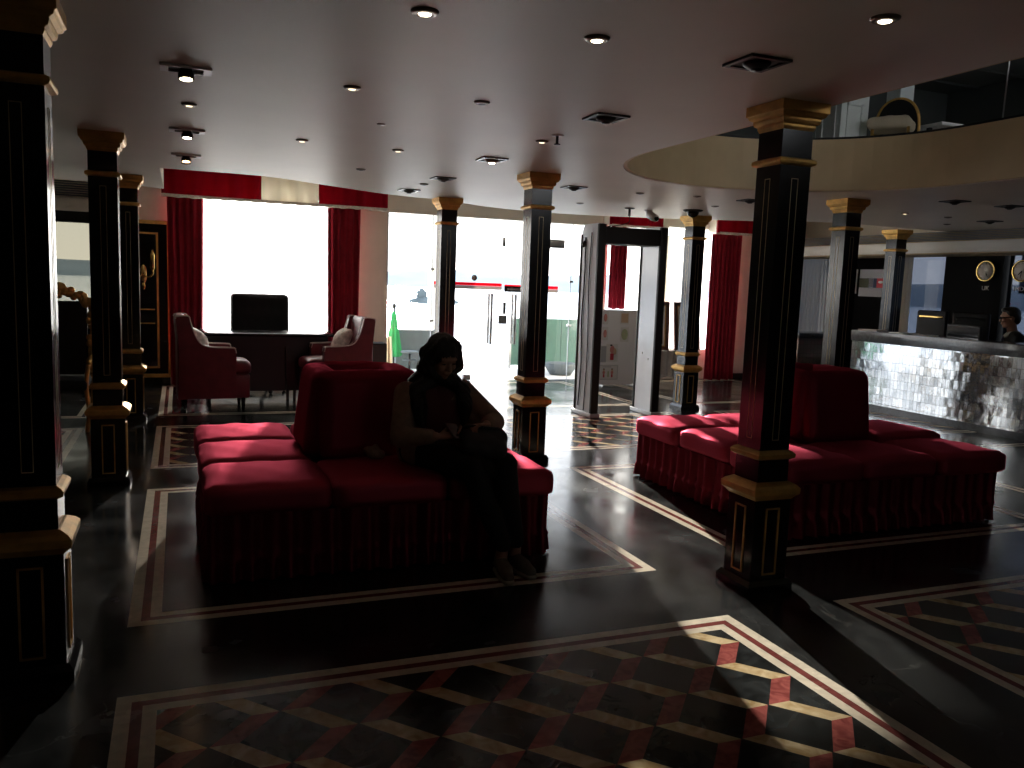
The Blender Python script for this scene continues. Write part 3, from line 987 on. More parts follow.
drape('curtain', 1.89, 2.34, 11.70, .01, 2.46, 'curtain', 5, .045, 'dark red curtain hanging at the right side of the desk window', 'curtain', 2, taper=.1)
sheet('sheer_curtain', .22, 1.96, 11.80, .42, 2.50, 'sheer', 22, .018, 'glowing white sheer curtain across the window behind the desk', 'curtain', 3)
drape('curtain', 6.30, 6.58, 11.74, 1.15, 2.46, 'curtain', 4, .035, 'short red curtain seen through the metal detector above the white board', 'curtain', 4)
drape('curtain', 8.13, 8.72, 11.70, .01, 2.42, 'curtain', 7, .045, 'long red curtain right of the column with the bright gold capital', 'curtain', 5)
sheet('sheer_curtain', 6.60, 7.03, 11.80, .55, 2.46, 'sheer', 5, .02, 'added sun-blocking sheer curtain seen through the metal detector beside the short red curtain', 'curtain', 17)  # sheer added over clear glass to keep sun off the right sofa
sheet('sheer_curtain', 7.03, 7.40, 11.76, .55, 2.35, 'sheer_cream', 5, .03, 'narrow pale gathered curtain between metal detector and gold-topped column', 'curtain', 6)
sheet('sheer_curtain', 7.40, 8.2, 11.82, .5, 2.46, 'sheer', 9, .02, 'bright white sheer curtain behind the column with bright gold capital', 'curtain', 7)
sheet('sheer_curtain', 11.28, 11.95, RX-.06, .6, 2.15, 'sheer_cream', 9, .02, 'cream curtain in the far right window beyond the second counter', 'curtain', 8, axis='y')
sheet('sheer_curtain', 9.55, 9.82, RX-.06, .6, 2.16, 'sheer_cream', 5, .025, 'pale grey curtain beside the mountain window behind the counter', 'curtain', 9, axis='y')

def pelmet(x0, x1, z0, z1, y, segs, label, depth=.24):
    t = thing('pelmet', label, 'pelmet', ((x0+x1)/2, y, z0))
    cx = (x0+x1)/2
    m = MB(); m.box(x0-cx, x1-cx, .03, depth, z1-z0-.03, z1-z0); m.box(x0-cx, x0-cx+.02, .03, depth, .02, z1-z0-.03); m.box(x1-cx-.02, x1-cx, .03, depth, .02, z1-z0-.03); m.build('box', mk('cream'), t)
    for (a, b, mat) in segs:
        o = drape('pleated_panel', a-cx, b-cx, -.02, .02, z1-z0, mat, max(2, int((b-a)*4.4)), .042, None, None, int(a*10), .02, parent=t)
    m = MB()
    N = int((x1-x0)*30)
    vs, fs = [], []
    for i in range(N+1):
        s = x0-cx+(x1-x0)*i/N
        zz = .0+.012*abs(math.sin(i*.55))
        for yy in (-.066, .03):
            vs += [(s, yy, zz-.012), (s, yy, .03)]
    for i in range(N):
        a = i*4
        fs += [(a, a+4, a+5, a+1), (a+2, a+6, a+7, a+3), (a, a+4, a+6, a+2)]
    m.add(vs, fs, False); m.build('fringe', mk('trim_white'), t)
    return t
pelmet(-.20, 2.70, 2.43, 2.84, 11.62, [(-.20, 1.01, 'pelmet_red'), (1.01, 1.755, 'pelmet_white'), (1.755, 2.70, 'pelmet_red')], 'long pleated pelmet of red, white and red over the desk window')
pelmet(6.20, 7.13, 2.43, 2.66, 11.64, [(6.20, 7.13, 'pelmet_red')], 'short bright red pelmet above the metal detector')
pelmet(8.18, 9.0, 2.42, 2.66, 11.64, [(8.18, 9.0, 'pelmet_red')], 'short dark red pelmet above the long right curtain')

# ------------------------------------------------------------------ desk group
dk = thing('desk', 'black executive desk with polished top before the bright curtained window', 'desk', (.98, 10.55, 0))
m = MB(); m.rbox(-.80, .80, -.32, .38, .765, .80, .012); m.build('desk_top', mk('black_lacquer'), dk)
m = MB(); m.box(-.70, .70, -.26, .32, .63, .768); m.build('apron', mk('desk_black'), dk)
m = MB(); m.box(-.66, .66, -.20, -.17, .10, .64); m.build('modesty_panel', mk('desk_black'), dk)
for sx in (-1, 1):
    for yy in (-.24, .30):
        m = MB(); m.sq(0, 0, [(.018, 0), (.022, .05), (.02, .35), (.034, .60), (.036, .64)]); m.build('leg', mk('desk_black'), dk, loc=(sx*.67, yy, 0))
for sx in (-1, 1):
    m = MB(); m.sq(0, 0, [(.016, 0), (.018, .3), (.024, .64)]); m.build('leg', mk('desk_black'), dk, loc=(.27+sx*.045, -.20+.04*sx, 0))
for sx in (-1, 1):
    m = MB(); m.ell((sx*.79, -.32, .775), (.028, .02, .03)); m.build('corner_ornament', mk('gold'), dk)

oc = thing('office_chair', 'black tufted leather executive chair behind the desk', 'office chair', (.97, 11.22, 0))
bm = cushion_bm(.72, .13, .74, .055, .0, seed=5, n=16)
for v in bm.verts:      # button tufts on the front
    if v.co.y < -.02:
        for ix in range(-2, 3):
            for iz in range(3):
                dx, dz = v.co.x-ix*.12-(.06 if iz % 2 else 0), v.co.z-(.20+iz*.18)
                v.co.y += .02*math.exp(-(dx*dx+dz*dz)/.0012)
m = MB(); m.from_bm(bm, Matrix.Translation((0, .10, .50)) @ Matrix.Rotation(-.06, 4, 'X'), True); m.build('backrest', mk('black_leather'), oc)
bm = cushion_bm(.56, .50, .13, .05, .02, 4); m = MB(); m.from_bm(bm, Matrix.Translation((0, -.14, .42)), True); m.build('seat', mk('black_leather'), oc)
for sx in (-1, 1):
    m = MB(); m.rbox(sx*.31-.035, sx*.31+.035, -.34, .08, .60, .65, .02); m.box(sx*.31-.015, sx*.31+.015, -.2, -.14, .45, .61); m.build('armrest', mk('black_leather'), oc)
m = MB(); m.lathe([(.028, .08), (.028, .42)], (0, -.14, 0), 12)
for k in range(5):
    a = k*2*PI/5
    m.tube([(0, -.14, .11), (.28*math.cos(a), -.14+.28*math.sin(a), .06)], [.025, .016], 8)
m.build('star_base', mk('dark_metal'), oc)
for k in range(5):
    a = k*2*PI/5
    m = MB(); m.ell((.28*math.cos(a), -.14+.28*math.sin(a), .027), (.027, .027, .027)); m.build('caster', mk('black'), oc)

def armchair(loc, rz, label):
    """local: faces +X, width along Y"""
    t = thing('armchair', label, 'armchair', loc, rz)
    prof = [(-.40, .15), (-.375, .60), (-.415, 1.0), (-.40, 1.025), (-.29, 1.03), (-.27, .98), (-.225, .83), (-.16, .735), (-.05, .705), (.16, .695), (.18, .68), (.19, .64), (.185, .15)]
    for sy in (-1, 1):
        y0, y1 = (.24, .32) if sy > 0 else (-.32, -.24)
        M = Matrix(((1, 0, 0, 0), (0, 0, 1, 0), (0, 1, 0, 0), (0, 0, 0, 1)))
        m = MB(); m.prism(prof, y0, y1, M); side = m.build('side_panel', mk('leather'), t)
        m = MB()
        for yy in (y0, y1):
            m.tube(catmull([(a, yy, b) for a, b in prof[2:12]], 4), .0065, 6)
        m.build('piping', mk('piping'), side)
    bm = cushion_bm(.50, .12, .62, .045, .0, 3)
    m = MB(); m.from_bm(bm, Matrix.Translation((-.315, 0, .415)) @ Matrix.Rotation(-.08, 4, 'Y') @ Matrix.Rotation(PI/2, 4, 'Z'), True); m.build('backrest', mk('leather'), t)
    m = MB(); m.rbox(-.40, -.355, -.30, .30, .15, .99, .02); m.build('back_shell', mk('leather'), t)
    bm = cushion_bm(.60, .50, .15, .055, .025, 6); m = MB(); m.from_bm(bm, Matrix.Translation((.06, 0, .395)), True); m.build('seat_cushion', mk('leather'), t)
    m = MB(); m.rbox(-.38, .34, -.25, .25, .14, .40, .02); m.build('seat_base', mk('leather'), t)
    for sx, sy in ((-.33, -.26), (-.33, .26), (.27, -.22), (.27, .22)):
        m = MB(); m.lathe([(.014, 0), (.018, .02), (.026, .16)], (sx, sy, 0), 10); m.build('leg', mk('black_lacquer'), t)
    return t
armchair((.36, 9.72, 0), .04, 'burgundy leather armchair on the left, facing the desk chair opposite')
armchair((1.68, 9.95, 0), PI+.12, 'burgundy leather armchair behind the left sofa, right of the desk')
def pillow(loc, rot, label, s=.36):
    bm = cushion_bm(s, s*.95, .13, .06, .03, 2)
    for v in bm.verts:
        k = max(abs(v.co.x), abs(v.co.y))/(s/2)
        v.co.z = .065+(v.co.z-.065)*(1.15-.75*k*k)
    m = MB(); m.from_bm(bm, Matrix.Rotation(0, 4, 'Z'), True)
    o = m.build('throw_pillow', mk('pillow'), loc=loc, rot=rot); tag(o, label, 'pillow')
pillow((1.84, 9.93, .70), (0, -1.15, .12), 'pale patterned pillow on the right burgundy armchair')
pillow((.12, 9.72, .70), (0, 1.2, .04), 'pale patterned pillow on the left burgundy armchair')
sp = thing('loudspeaker', 'small black box speaker standing by the cream pillar', 'speaker', (2.53, 11.55, 0))
m = MB(); m.rbox(-.15, .15, -.14, .14, .0, .60, .01); m.build('cabinet', mk('black'), sp)
m = MB(); m.box(-.13, .13, -.146, -.139, .03, .57); m.build('grille', mk('dark_metal'), sp)

# gilded chair at the far left
gc = thing('gilded_chair', 'ornate carved gilt armchair with dark back between the left columns', 'armchair', (-1.05, 8.9, 0))
m = MB(); m.rbox(-.23, .23, -.02, .03, .50, 1.18, .02); m.build('back_panel', mk('black_leather'), gc)
m = MB(); m.rbox(-.26, .26, -.50, .02, .38, .48, .03); m.build('seat', mk('black_leather'), gc)
rnd = random.Random(4)
m = MB()
for sx in (-1, 1):
    m.tube(catmull([(sx*.25, 0, .0), (sx*.27, .01, .45), (sx*.25, .0, .7), (sx*.28, 0, .95), (sx*.25, 0, 1.18)], 6), .022, 8)
    for k in range(14):
        z = .45+k*.055
        m.ell((sx*(.26+.018*math.sin(k*1.7)), -.01, z), (.026+.014*rnd.random(), .028, .030+.012*rnd.random()), nu=10, nv=6)
m.build('carved_frame', mk('gold'), gc)
m = MB()
for k in range(33):
    a = PI*(k % 17)/16
    rr_ = .0 if k < 17 else .035
    m.ell(((.25-rr_)*math.cos(a), -.01-rr_*.2, 1.15+(.13-rr_)*math.sin(a)+.018*math.sin(k*2.2)), (.026+.016*rnd.random(), .026, .024+.018*rnd.random()), nu=10, nv=6)
m.ell((0, -.01, 1.31), (.06, .03, .045)); m.ell((.05, -.01, 1.27), (.04, .03, .03)); m.ell((-.05, -.01, 1.27), (.04, .03, .03))
m.build('crest', mk('gold'), gc)
for sx in (-1, 1):
    m = MB(); m.tube(catmull([(sx*.25, -.46, 0), (sx*.27, -.47, .2), (sx*.25, -.46, .42), (sx*.27, -.45, .62)], 5), .02, 8); m.build('leg', mk('gold'), gc)
    m = MB(); m.tube(catmull([(sx*.27, 0, .70), (sx*.29, -.2, .69), (sx*.27, -.46, .64)], 5), .02, 8); m.build('armrest', mk('gold'), gc)

# ------------------------------------------------------------------ metal detector gate
md = thing('metal_detector', 'grey walk-through metal detector gate with black header by the glass doors', 'security gate', (4.81, 8.4, 0))
def gpanel(x0, x1):
    m = MB()
    y0, y1, h = .03, .44, 2.20
    poly = [(y0, 0), (y1, 0), (y1, h-.10)]+[(y1-.10+.10*math.cos(a), h-.10+.10*math.sin(a)) for a in [PI/2*k/6 for k in range(1, 7)]]+[(y0, h)]
    M = Matrix(((0, 0, 1, 0), (1, 0, 0, 0), (0, 1, 0, 0), (0, 0, 0, 1)))
    m.prism(poly, x0, x1, M)
    o = m.build('side_panel', mk('grey_plastic'), md)
    e = MB(); e.rbox(x0-.012, x1+.012, -.0, .045, 0, 2.19, .008); e.rbox(x0-.012, x1+.012, .425, .46, 0, 2.09, .008); e.build('edge_strip', mk('black'), o)
    b = MB(); b.rbox(x0-.03, x1+.03, -.02, .48, 0, .05, .01); b.build('foot', mk('grey_plastic'), o)
    return o
gl = gpanel(-.455, -.385); gr = gpanel(.345, .415)
m = MB(); m.rbox(-.385, .345, .02, .42, 1.98, 2.165, .01); m.build('header', mk('black'), md)
for yy, zz in ((.30, .72), (.16, .66)):
    m = MB(); m.lathe([(.001, 0), (.014, 0), (.014, .006), (.001, .006)], (0, 0, 0), 10, Matrix.Translation((.345, yy, zz)) @ Matrix.Rotation(-PI/2, 4, 'Y')); m.build('screw_cap', mk('steel'), gr)
m = MB()
m.tube(catmull([(-.465, .33, 2.05), (-.468, .31, 1.6), (-.466, .34, 1.1), (-.468, .30, .6), (-.466, .34, .1)], 6), .008, 6)
m.tube(catmull([(-.465, .18, 2.10), (-.466, .20, 1.5), (-.466, .16, .8), (-.466, .19, .06)], 6), .006, 6)
m.tube([(-.47, .38, 1.95), (-.47, .33, 2.0)], .02, 8)
m.build('cable', mk('black'), gl)

# notice board with children's drawings
nb = thing('notice_board', 'white free-standing notice board with drawings, seen through the metal detector', 'notice board', (6.22, 11.2, 0))
m = MB(); m.box(-.32, .30, -.012, .012, .01, 1.15); m.build('panel', mk('board'), nb)
m = MB(); m.box(-.30, -.26, -.10, .22, .0, .02); m.box(.24, .28, -.10, .22, 0, .02); m.tube([(-.28, .012, .9), (-.28, .20, .02)], .01, 6); m.tube([(.26, .012, .9), (.26, .20, .02)], .01, 6); m.build('stand', mk('steel'), nb)
def drawing(x, z, w, h, label, shapes):
    m = MB(); m.box(x-w/2, x+w/2, 11.184, 11.187, z-h/2, z+h/2)
    o = m.build('drawing', mk('paper')); tag(o, label, 'drawing')
    by = {}
    for (mat, kind, a, b, c, d) in shapes:
        mm = by.setdefault(mat, MB())
        if kind == 'b': mm.box(x+a, x+b, 11.1825, 11.184, z+c, z+d)
        else: mm.ell((x+a, 11.1838, z+b), (c, .0012, d), nu=14, nv=8)
    for mat, mm in by.items(): mm.build('crayon_mark', mk(mat), o)
drawing(6.05, .20, .34, .24, 'lowest drawing on the white board, two small red figures in a border',
        [('print_grey', 'b', -.16, .16, .100, .106), ('print_grey', 'b', -.16, .16, -.106, -.10), ('print_grey', 'b', -.16, -.154, -.1, .1), ('print_grey', 'b', .154, .16, -.1, .1), ('print_grey', 'b', -.10, .05, .08, .09),
         ('print_pink', 'e', -.075, .00, .022, .03), ('print_tan', 'e', -.075, .035, .017, .018), ('black', 'e', -.075, .052, .018, .008), ('red_paint', 'b', -.088, -.062, -.075, -.03),
         ('print_pink', 'e', .065, .00, .022, .03), ('print_tan', 'e', .065, .035, .017, .018), ('black', 'e', .065, .052, .018, .008), ('red_paint', 'b', .052, .078, -.075, -.03), ('print_green', 'b', -.012, .012, -.07, .02)])
drawing(6.10, .50, .20, .27, 'middle drawing on the white board, one tall pink figure', [('print_pink', 'e', .0, .05, .04, .06), ('red_paint', 'b', -.03, .03, -.11, -.01), ('black', 'e', -.02, .115, .02, .012), ('print_tan', 'e', .045, .02, .03, .05)])
drawing(5.955, .48, .10, .26, 'narrow grey printed sheet at the left edge of the white board', [('print_grey', 'b', -.045, .045, -.12, .12)])
drawing(6.30, .78, .14, .22, 'green crest-like sheet at the right of the white board', [('print_green', 'e', 0, 0, .055, .085), ('print_tan', 'e', 0, .01, .03, .045)])
drawing(6.29, 1.03, .15, .19, 'tan portrait drawing at the top right of the white board', [('print_tan', 'b', -.06, .06, -.07, .07), ('print_pink', 'e', 0, -.01, .03, .035)])
drawing(5.96, 1.03, .10, .2, 'pink drawing at the top left of the white board', [('print_pink', 'e', 0, 0, .03, .06)])
drawing(5.965, .79, .10, .2, 'pink drawing on the left of the white board above the grey sheet', [('print_pink', 'e', 0, 0, .03, .06)])

# framed pictures on easels and the cloth covered table
tb = thing('display_table', 'table under a white cloth behind the gold-topped column', 'table', (7.15, 11.42, 0))
m = MB(); m.box(-.50, .50, -.20, .20, .50, .53); m.build('table_top', mk('wood_red'), tb)
drape('table_cloth', -.52, .52, -.22, .12, .535, 'white_cloth', 9, .014, None, None, 12, .01, parent=tb)
m = MB(); m.box(-.52, .52, -.22, .22, .531, .537); m.build('cloth_top', mk('white_cloth'), tb)
for sx in (-1, 1):
    for sy in (-1, 1):
        m = MB(); m.box(sx*.45-.02, sx*.45+.02, sy*.15-.02, sy*.15+.02, 0, .5); m.build('leg', mk('wood_red'), tb)
def picture(x, y, z, w, h, rz, label):
    t = thing('framed_picture', label, 'picture', (x, y, z), rz)
    t.rotation_euler = (-.12, 0, rz)
    m = MB()
    for b in ((-w/2, w/2, 0, .06), (-w/2, w/2, h-.06, h), (-w/2, -w/2+.06, .06, h-.06), (w/2-.06, w/2, .06, h-.06)): m.box(b[0], b[1], -.015, .015, b[2], b[3])
    f = m.build('frame', mk('wood_red'), t)
    m = MB(); gframe(m, -w/2+.06, w/2-.06, .06, h-.06, -.005, .012, .012); m.build('gilt_slip', mk('gold'), f)
    m = MB(); m.box(-w/2+.05, w/2-.05, -.004, .004, .05, h-.05); m.build('picture_sheet', mk('paper'), t)
    m = MB(); m.box(-w/2+.10, w/2-.10, -.007, -.003, .10, h*.5); m.build('printed_area', mk('wood_red'), t)
picture(6.85, 11.25, .54, .50, .76, -.30, 'tilted framed certificate seen beside the metal detector')
picture(7.48, 11.25, .54, .50, .76, .10, 'tilted framed certificate half hidden by the gold-topped column')

# ------------------------------------------------------------------ reception
rc = thing('reception_counter', 'long reception counter faced with mirror-polished tiles under dark granite', 'counter', (8.45, 8.82, 0))
m = MB(); m.box(.02, .38, -5.0, -.02, .08, .90); m.build('counter_body', mk('counter_front'), rc)
m = MB(); m.rbox(-.03, .41, -5.05, .0, .895, 1.04, .01); m.build('counter_top', mk('counter_top'), rc)
m = MB(); m.box(.0, .36, -5.0, .0, .0, .085); m.build('plinth', mk('counter_top'), rc)
c2 = thing('service_counter', 'dark tiled side counter glimpsed left of the gold-topped near-counter column', 'counter', (9.5, 10.75, 0))
m = MB(); m.box(-.45, .60, -.22, .25, .0, .80); m.build('counter_body', mk('counter_dark'), c2)
m = MB(); m.rbox(-.48, .62, -.26, .27, .80, .88, .01); m.build('counter_top', mk('counter_top'), c2)
bx = MB(); bx.rbox(9.77, 9.93, 10.60, 10.72, .882, .98, .008); tag(bx.build('desk_box', mk('green_board')), 'small dark green box on the side counter', 'box')
ds = thing('staff_desk', 'low staff desk behind the reception counter', 'desk', (9.10, 7.0, 0))
m = MB(); m.box(-.20, .20, -1.6, 1.5, .72, .76); m.build('desk_top', mk('black_lacquer'), ds)
for yy in (-1.5, 0, 1.4):
    m = MB(); m.box(-.18, .18, yy-.02, yy+.02, 0, .72); m.build('support', mk('black_lacquer'), ds)
def paper(x, y, w, d, label, z=1.04, rz=0., h=.006, mat='paper'):
    m = MB(); m.box(-w/2, w/2, -d/2, d/2, 0, h)
    tag(m.build('brochure_stack', mk(mat), loc=(x, y, z), rot=(0, 0, rz)), label, 'papers')
paper(8.56, 8.55, .20, .30, 'pale stack of papers at the left end of the reception counter', rz=.1, h=.018, mat='piping')
paper(8.58, 8.05, .22, .30, 'white papers lying on the reception counter below the mountain window', rz=-.2, h=.01)
paper(8.58, 7.72, .20, .24, 'single white sheet on the counter, right of the other papers', rz=.3, h=.006)
# calendar board, clocks
cb = thing('wall_board', 'grey wall board with a strip of pictures and a red emblem', 'board', (RX-.015, 10.34, 1.49))
m = MB(); m.box(0, .012, -.25, .30, 0, .43); m.build('panel', mk('print_grey'), cb)
for (y0, y1, mat) in ((.10, .30, 'olive'), (.0, .10, 'dark_wall'), (-.07, .0, 'navy'), (-.25, -.07, 'red_paint')):
    m = MB(); m.box(-.003, .0, y0, y1, .14, .29); m.build('picture_strip', mk(mat), cb)
m = MB(); m.ell((-.004, -.15, .23), (.002, .05, .02)); m.build('emblem', mk('paper'), cb)
m = MB(); m.box(RX-.02, RX, 10.70, 10.74, 1.53, 1.92); tag(m.build('wall_plate', mk('moulding')), 'narrow white vertical plate left of the wall board', 'plate')
def clock(y, z, label, rr, hh, mh, txt, cat='clock'):
    t = thing('wall_clock', label, cat, (RX-.03, y, z))
    Mx = Matrix.Rotation(-PI/2, 4, 'Y')
    m = MB(); m.lathe([(rr-.025, -.02), (rr, -.02), (rr, .012), (rr-.008, .02), (rr-.025, .012)], (0, 0, 0), 36, Mx, ring=True); m.build('rim', mk('brass'), t)
    m = MB(); m.lathe([(.001, -.01), (rr-.02, -.01), (rr-.02, .006), (.001, .006)], (0, 0, 0), 36, Mx); fc = m.build('dial', mk('clock_face'), t)
    m = MB()
    for k in range(12):
        a = k*PI/6
        c, s_ = math.cos(a), math.sin(a)
        m.tube([(-.009, -s_*(rr-.05), c*(rr-.05)), (-.009, -s_*(rr-.032), c*(rr-.032))], .003, 5)
    m.build('hour_mark', mk('black'), fc)
    for (a, L, w) in ((hh, rr*.45, .006), (mh, rr*.65, .004)):
        m = MB(); m.tube([(-.011, 0, 0), (-.011, -math.sin(a)*L, math.cos(a)*L)], w, 6); m.build('hand', mk('black'), t)
    if txt:
        s = thing('city_plate', 'small white lettering under the '+('left clock on the dark wall' if txt == 'UK' else 'right clock on the window'), 'sign', (RX-.01, y, z-rr-.09))
        text(txt, .085, (0, 0, 0), (PI/2, 0, -PI/2), 'paper', 'lettering', s, .004)
clock(8.335, 1.895, 'round brass-rimmed wall clock on the dark wall behind reception', .145, 2.8, 2.7, 'UK')
clock(7.80, 1.895, 'round brass-rimmed clock at the right edge, against the window', .145, 3.9, 3.3, 'INDIA')
# the bracket carrying the second clock across the glass
m = MB(); m.box(RX-.012, RX+.02, 7.76, 7.84, 1.6, 2.17); struct(m.build('trim_4', mk('smoke_glass')))
# chairs behind the counter
def high_chair(x, y, label, rz):
    t = thing('desk_chair', label, 'chair', (x, y, 0), rz)
    m = MB(); m.rbox(-.24, .24, -.03, .03, .88, 1.33, .05, 4); bk = m.build('backrest', mk('black_leather'), t)
    m = MB(); m.rbox(-.19, .19, -.045, -.02, 1.22, 1.26, .012); m.build('top_band', mk('brass' if rz < -1.4 else 'black_leather'), bk)
    m = MB(); m.rbox(-.25, .25, -.50, -.02, .62, .72, .03); m.build('seat', mk('black_leather'), t)
    m = MB(); m.lathe([(.03, .05), (.03, .63)], (0, -.25, 0), 10); m.lathe([(.26, .0), (.24, .04), (.03, .06)], (0, -.25, 0), 20); m.build('pedestal', mk('dark_metal'), t)
    m = MB(); m.box(-.03, .03, .0, .03, .66, .95); m.build('back_stem', mk('dark_metal'), t)
high_chair(9.78, 8.70, 'dark chair with a gold band in front of the mountain window', -1.5)
high_chair(9.80, 8.10, 'dark chair right of the gold-banded one, before the dark wall', -1.3)
mo = thing('monitor', 'black computer monitor on the desk behind the counter', 'monitor', (9.12, 7.62, .76), 1.45)
m = MB(); m.rbox(-.27, .27, -.02, .02, .08, .42, .01); m.build('screen_housing', mk('black'), mo)
m = MB(); m.box(-.25, .25, .021, .023, .10, .40); m.build('screen', mk('screen'), mo)
m = MB(); m.box(-.03, .03, -.03, -.01, .01, .2); m.rbox(-.12, .12, -.10, .08, 0, .015, .005); m.build('stand', mk('black'), mo)

# ------------------------------------------------------------------ ceiling fittings
def downlight(x, y, label, lit, r=.045):
    t = thing('ceiling_downlight', label, 'ceiling light', (x, y, CZ))
    m = MB(); m.lathe([(r*.55, -.002), (r*.62, -.012), (r, -.010), (r+.008, -.004), (r+.008, .0)], (0, 0, 0), 24); m.build('bezel', mk('fitting'), t)
    m = MB(); m.lathe([(.001, -.013), (r*.50, -.013), (r*.58, -.008), (r*.58, -.003), (.001, -.003)], (0, 0, 0), 20); m.build('lamp', mk(lit), t)
    return t
D = [((.776, 2.845), 'lit round downlight at the top edge of the picture, left of centre', 'lamp_on'),
     ((1.422, 2.84), 'lit round downlight at the top, right of the picture-edge one', 'lamp_on'),
     ((2.134, 2.194), 'lit round downlight at top right above the near column', 'lamp_on'),
     ((.772, 4.104), 'small lit downlight above the left sofa\'s near edge', 'lamp_dim'),
     ((.059, 4.98), 'small lit downlight between the two left rectangular spot trays', 'lamp_dim'),
     ((.771, 5.847), 'small downlight in front of the white pelmet section', 'lamp_dim'),
     ((.062, 7.653), 'small unlit downlight just before the left end of the long pelmet', 'lens_off'),
     ((1.421, 4.09), 'dark unlit downlight in the middle of the near ceiling', 'lens_off'),
     ((1.434, 5.886), 'small lit downlight behind the dark unlit one, above the woman', 'lamp_dim'),
     ((2.136, 4.973), 'small lit downlight beside the sprinkler head', 'lamp_dim'),
     ((1.415, 7.085), 'small dark downlight in front of the right end of the long pelmet', 'lens_off'),
     ((4.095, 7.115), 'small downlight behind the tip of the oval ceiling well', 'lens_off'),
     ((4.645, 6.98), 'small downlight behind the oval well, above the gold-topped column', 'lens_off'),
     ((4.089, 8.396), 'small dark downlight above the metal detector', 'lens_off'),
     ((7.235, 6.919), 'small bright downlight beyond the well, right of a gold capital', 'lamp_dim'),
     ((5.339, 7.67), 'tiny dark downlight just right of the black dome camera', 'lens_off'),
     ((7.891, 6.945), 'small dark downlight in the right ceiling, nearer of two in line', 'lens_off'),
     ((8.623, 7.593), 'small dark downlight in the right ceiling, next to the louvres', 'lens_off'),
     ((2.154, 7.79), 'tiny dark ceiling disc between two square fittings before the doors', 'lens_off')]
for (p, l, lit) in D: downlight(*p, l, lit, .04 if p[1] < 3 else .033)
m = MB(); m.lathe([(.001, -.006), (.022, -.006), (.026, 0)], (1.107, 4.972, CZ), 14); tag(m.build('smoke_detector', mk('fitting')), 'tiny dark ceiling disc above the left sofa', 'detector')
def spot_tray(x, y, label, lit, px=.0):
    t = thing('spot_tray', label, 'ceiling light', (x, y, CZ))
    m = MB(); a, b = .108, .06
    for bx in ((-a, -a+.035, -b, b), (a-.035, a, -b, b), (-a+.035, a-.035, -b, -b+.012), (-a+.035, a-.035, b-.012, b)): m.box(bx[0], bx[1], bx[2], bx[3], -.012, 0)
    m.build('tray_rim', mk('white_metal'), t)
    m = MB(); m.box(-a+.03, a-.03, -b+.01, b-.01, -.004, -.001); m.build('recess', mk('black'), t)
    Mx = Matrix.Translation((px, -.01, -.004)) @ Matrix.Rotation(-.12, 4, 'X')
    m = MB(); m.lathe([(.026, 0), (.028, -.02), (.034, -.026), (.034, -.048), (.028, -.048)], (0, 0, 0), 18, Mx); h = m.build('spot_head', mk('black'), t)
    m = MB(); m.lathe([(.001, -.0495), (.027, -.0495), (.027, -.044), (.001, -.044)], (0, 0, 0), 16, Mx); m.build('lamp', mk(lit), h)
spot_tray(.038, 4.124, 'rectangular recessed spot tray nearest at left, by the cut-off column', 'lamp_on')
spot_tray(.056, 5.885, 'rectangular recessed spot tray, middle of the three at left', 'lamp_on')
spot_tray(.059, 7.133, 'rectangular spot tray with a glowing orange lamp before the red pelmet', 'lamp_warm')
def gimbal(x, y, label, lit):
    t = thing('square_spotlight', label, 'ceiling light', (x, y, CZ))
    a = .095
    m = MB()
    for bx in ((-a, a, -a, -a+.02), (-a, a, a-.02, a), (-a, -a+.02, -a+.02, a-.02), (a-.02, a, -a+.02, a-.02)): m.box(*bx, -.010, 0)
    m.build('bezel', mk('dark_metal'), t)
    m = MB(); m.box(-a+.018, a-.018, -a+.018, a-.018, -.004, -.001); m.build('recess', mk('black'), t)
    m = MB(); m.ell((0, 0, -.004), (.055, .055, .028), nu=18, nv=8); h = m.build('lamp_housing', mk('fitting' if lit == 'lamp_on' else 'black'), t)
    m = MB(); m.lathe([(.001, -.036), (.022, -.034), (.026, -.024), (.001, -.024)], (0, 0, 0), 16); m.build('lamp', mk(lit), h)
for (p, l, lit) in [((2.117, 2.822), 'large square recessed fitting just left of the near gold capital', 'lens_off'),
                    ((2.122, 4.09), 'square unlit fitting in mid ceiling, left of the oval well tip', 'lens_off'),
                    ((2.138, 5.892), 'square fitting with a lit lamp, left of the doorway column capital', 'lamp_on'),
                    ((2.169, 7.226), 'square unlit fitting above the slim column behind the woman', 'lens_off'),
                    ((2.17, 8.411), 'farthest square fitting, near the glass doors left of the slim column', 'lens_off'),
                    ((3.381, 7.084), 'square fitting right of the doorway column capital', 'lens_off'),
                    ((5.235, 6.941), 'square fitting partly hidden by the large near column', 'lens_off'),
                    ((6.644, 5.788), 'square dark fitting under the well, over the reception side', 'lens_off'),
                    ((7.338, 5.772), 'square dark fitting near the right edge over reception', 'lens_off'),
                    ((8.581, 6.98), 'farther right square fitting close to the louvred soffit', 'lens_off')]:
    gimbal(*p, l, lit)
t = thing('sprinkler', 'small sprinkler head hanging from the ceiling above the doorway column', 'sprinkler', (2.136, 4.74, CZ))
m = MB(); m.lathe([(.001, -.004), (.035, -.004), (.038, 0)], (0, 0, 0), 18); m.build('escutcheon', mk('white_metal'), t)
m = MB(); m.tube([(0, 0, 0), (0, 0, -.05)], .009, 8); m.lathe([(.02, -.055), (.02, -.05), (.004, -.048)], (0, 0, 0), 12); m.build('head', mk('dark_metal'), t)
t = thing('dome_camera', 'black dome security camera on the ceiling beside a gold capital', 'camera', (5.43, 8.22, CZ))
m = MB(); m.lathe([(.11, 0), (.11, -.012), (.09, -.02)], (0, 0, 0), 24); m.build('base', mk('black'), t)
m = MB(); m.ell((0, 0, -.02), (.07, .07, .065)); m.build('dome', mk('phone'), t)
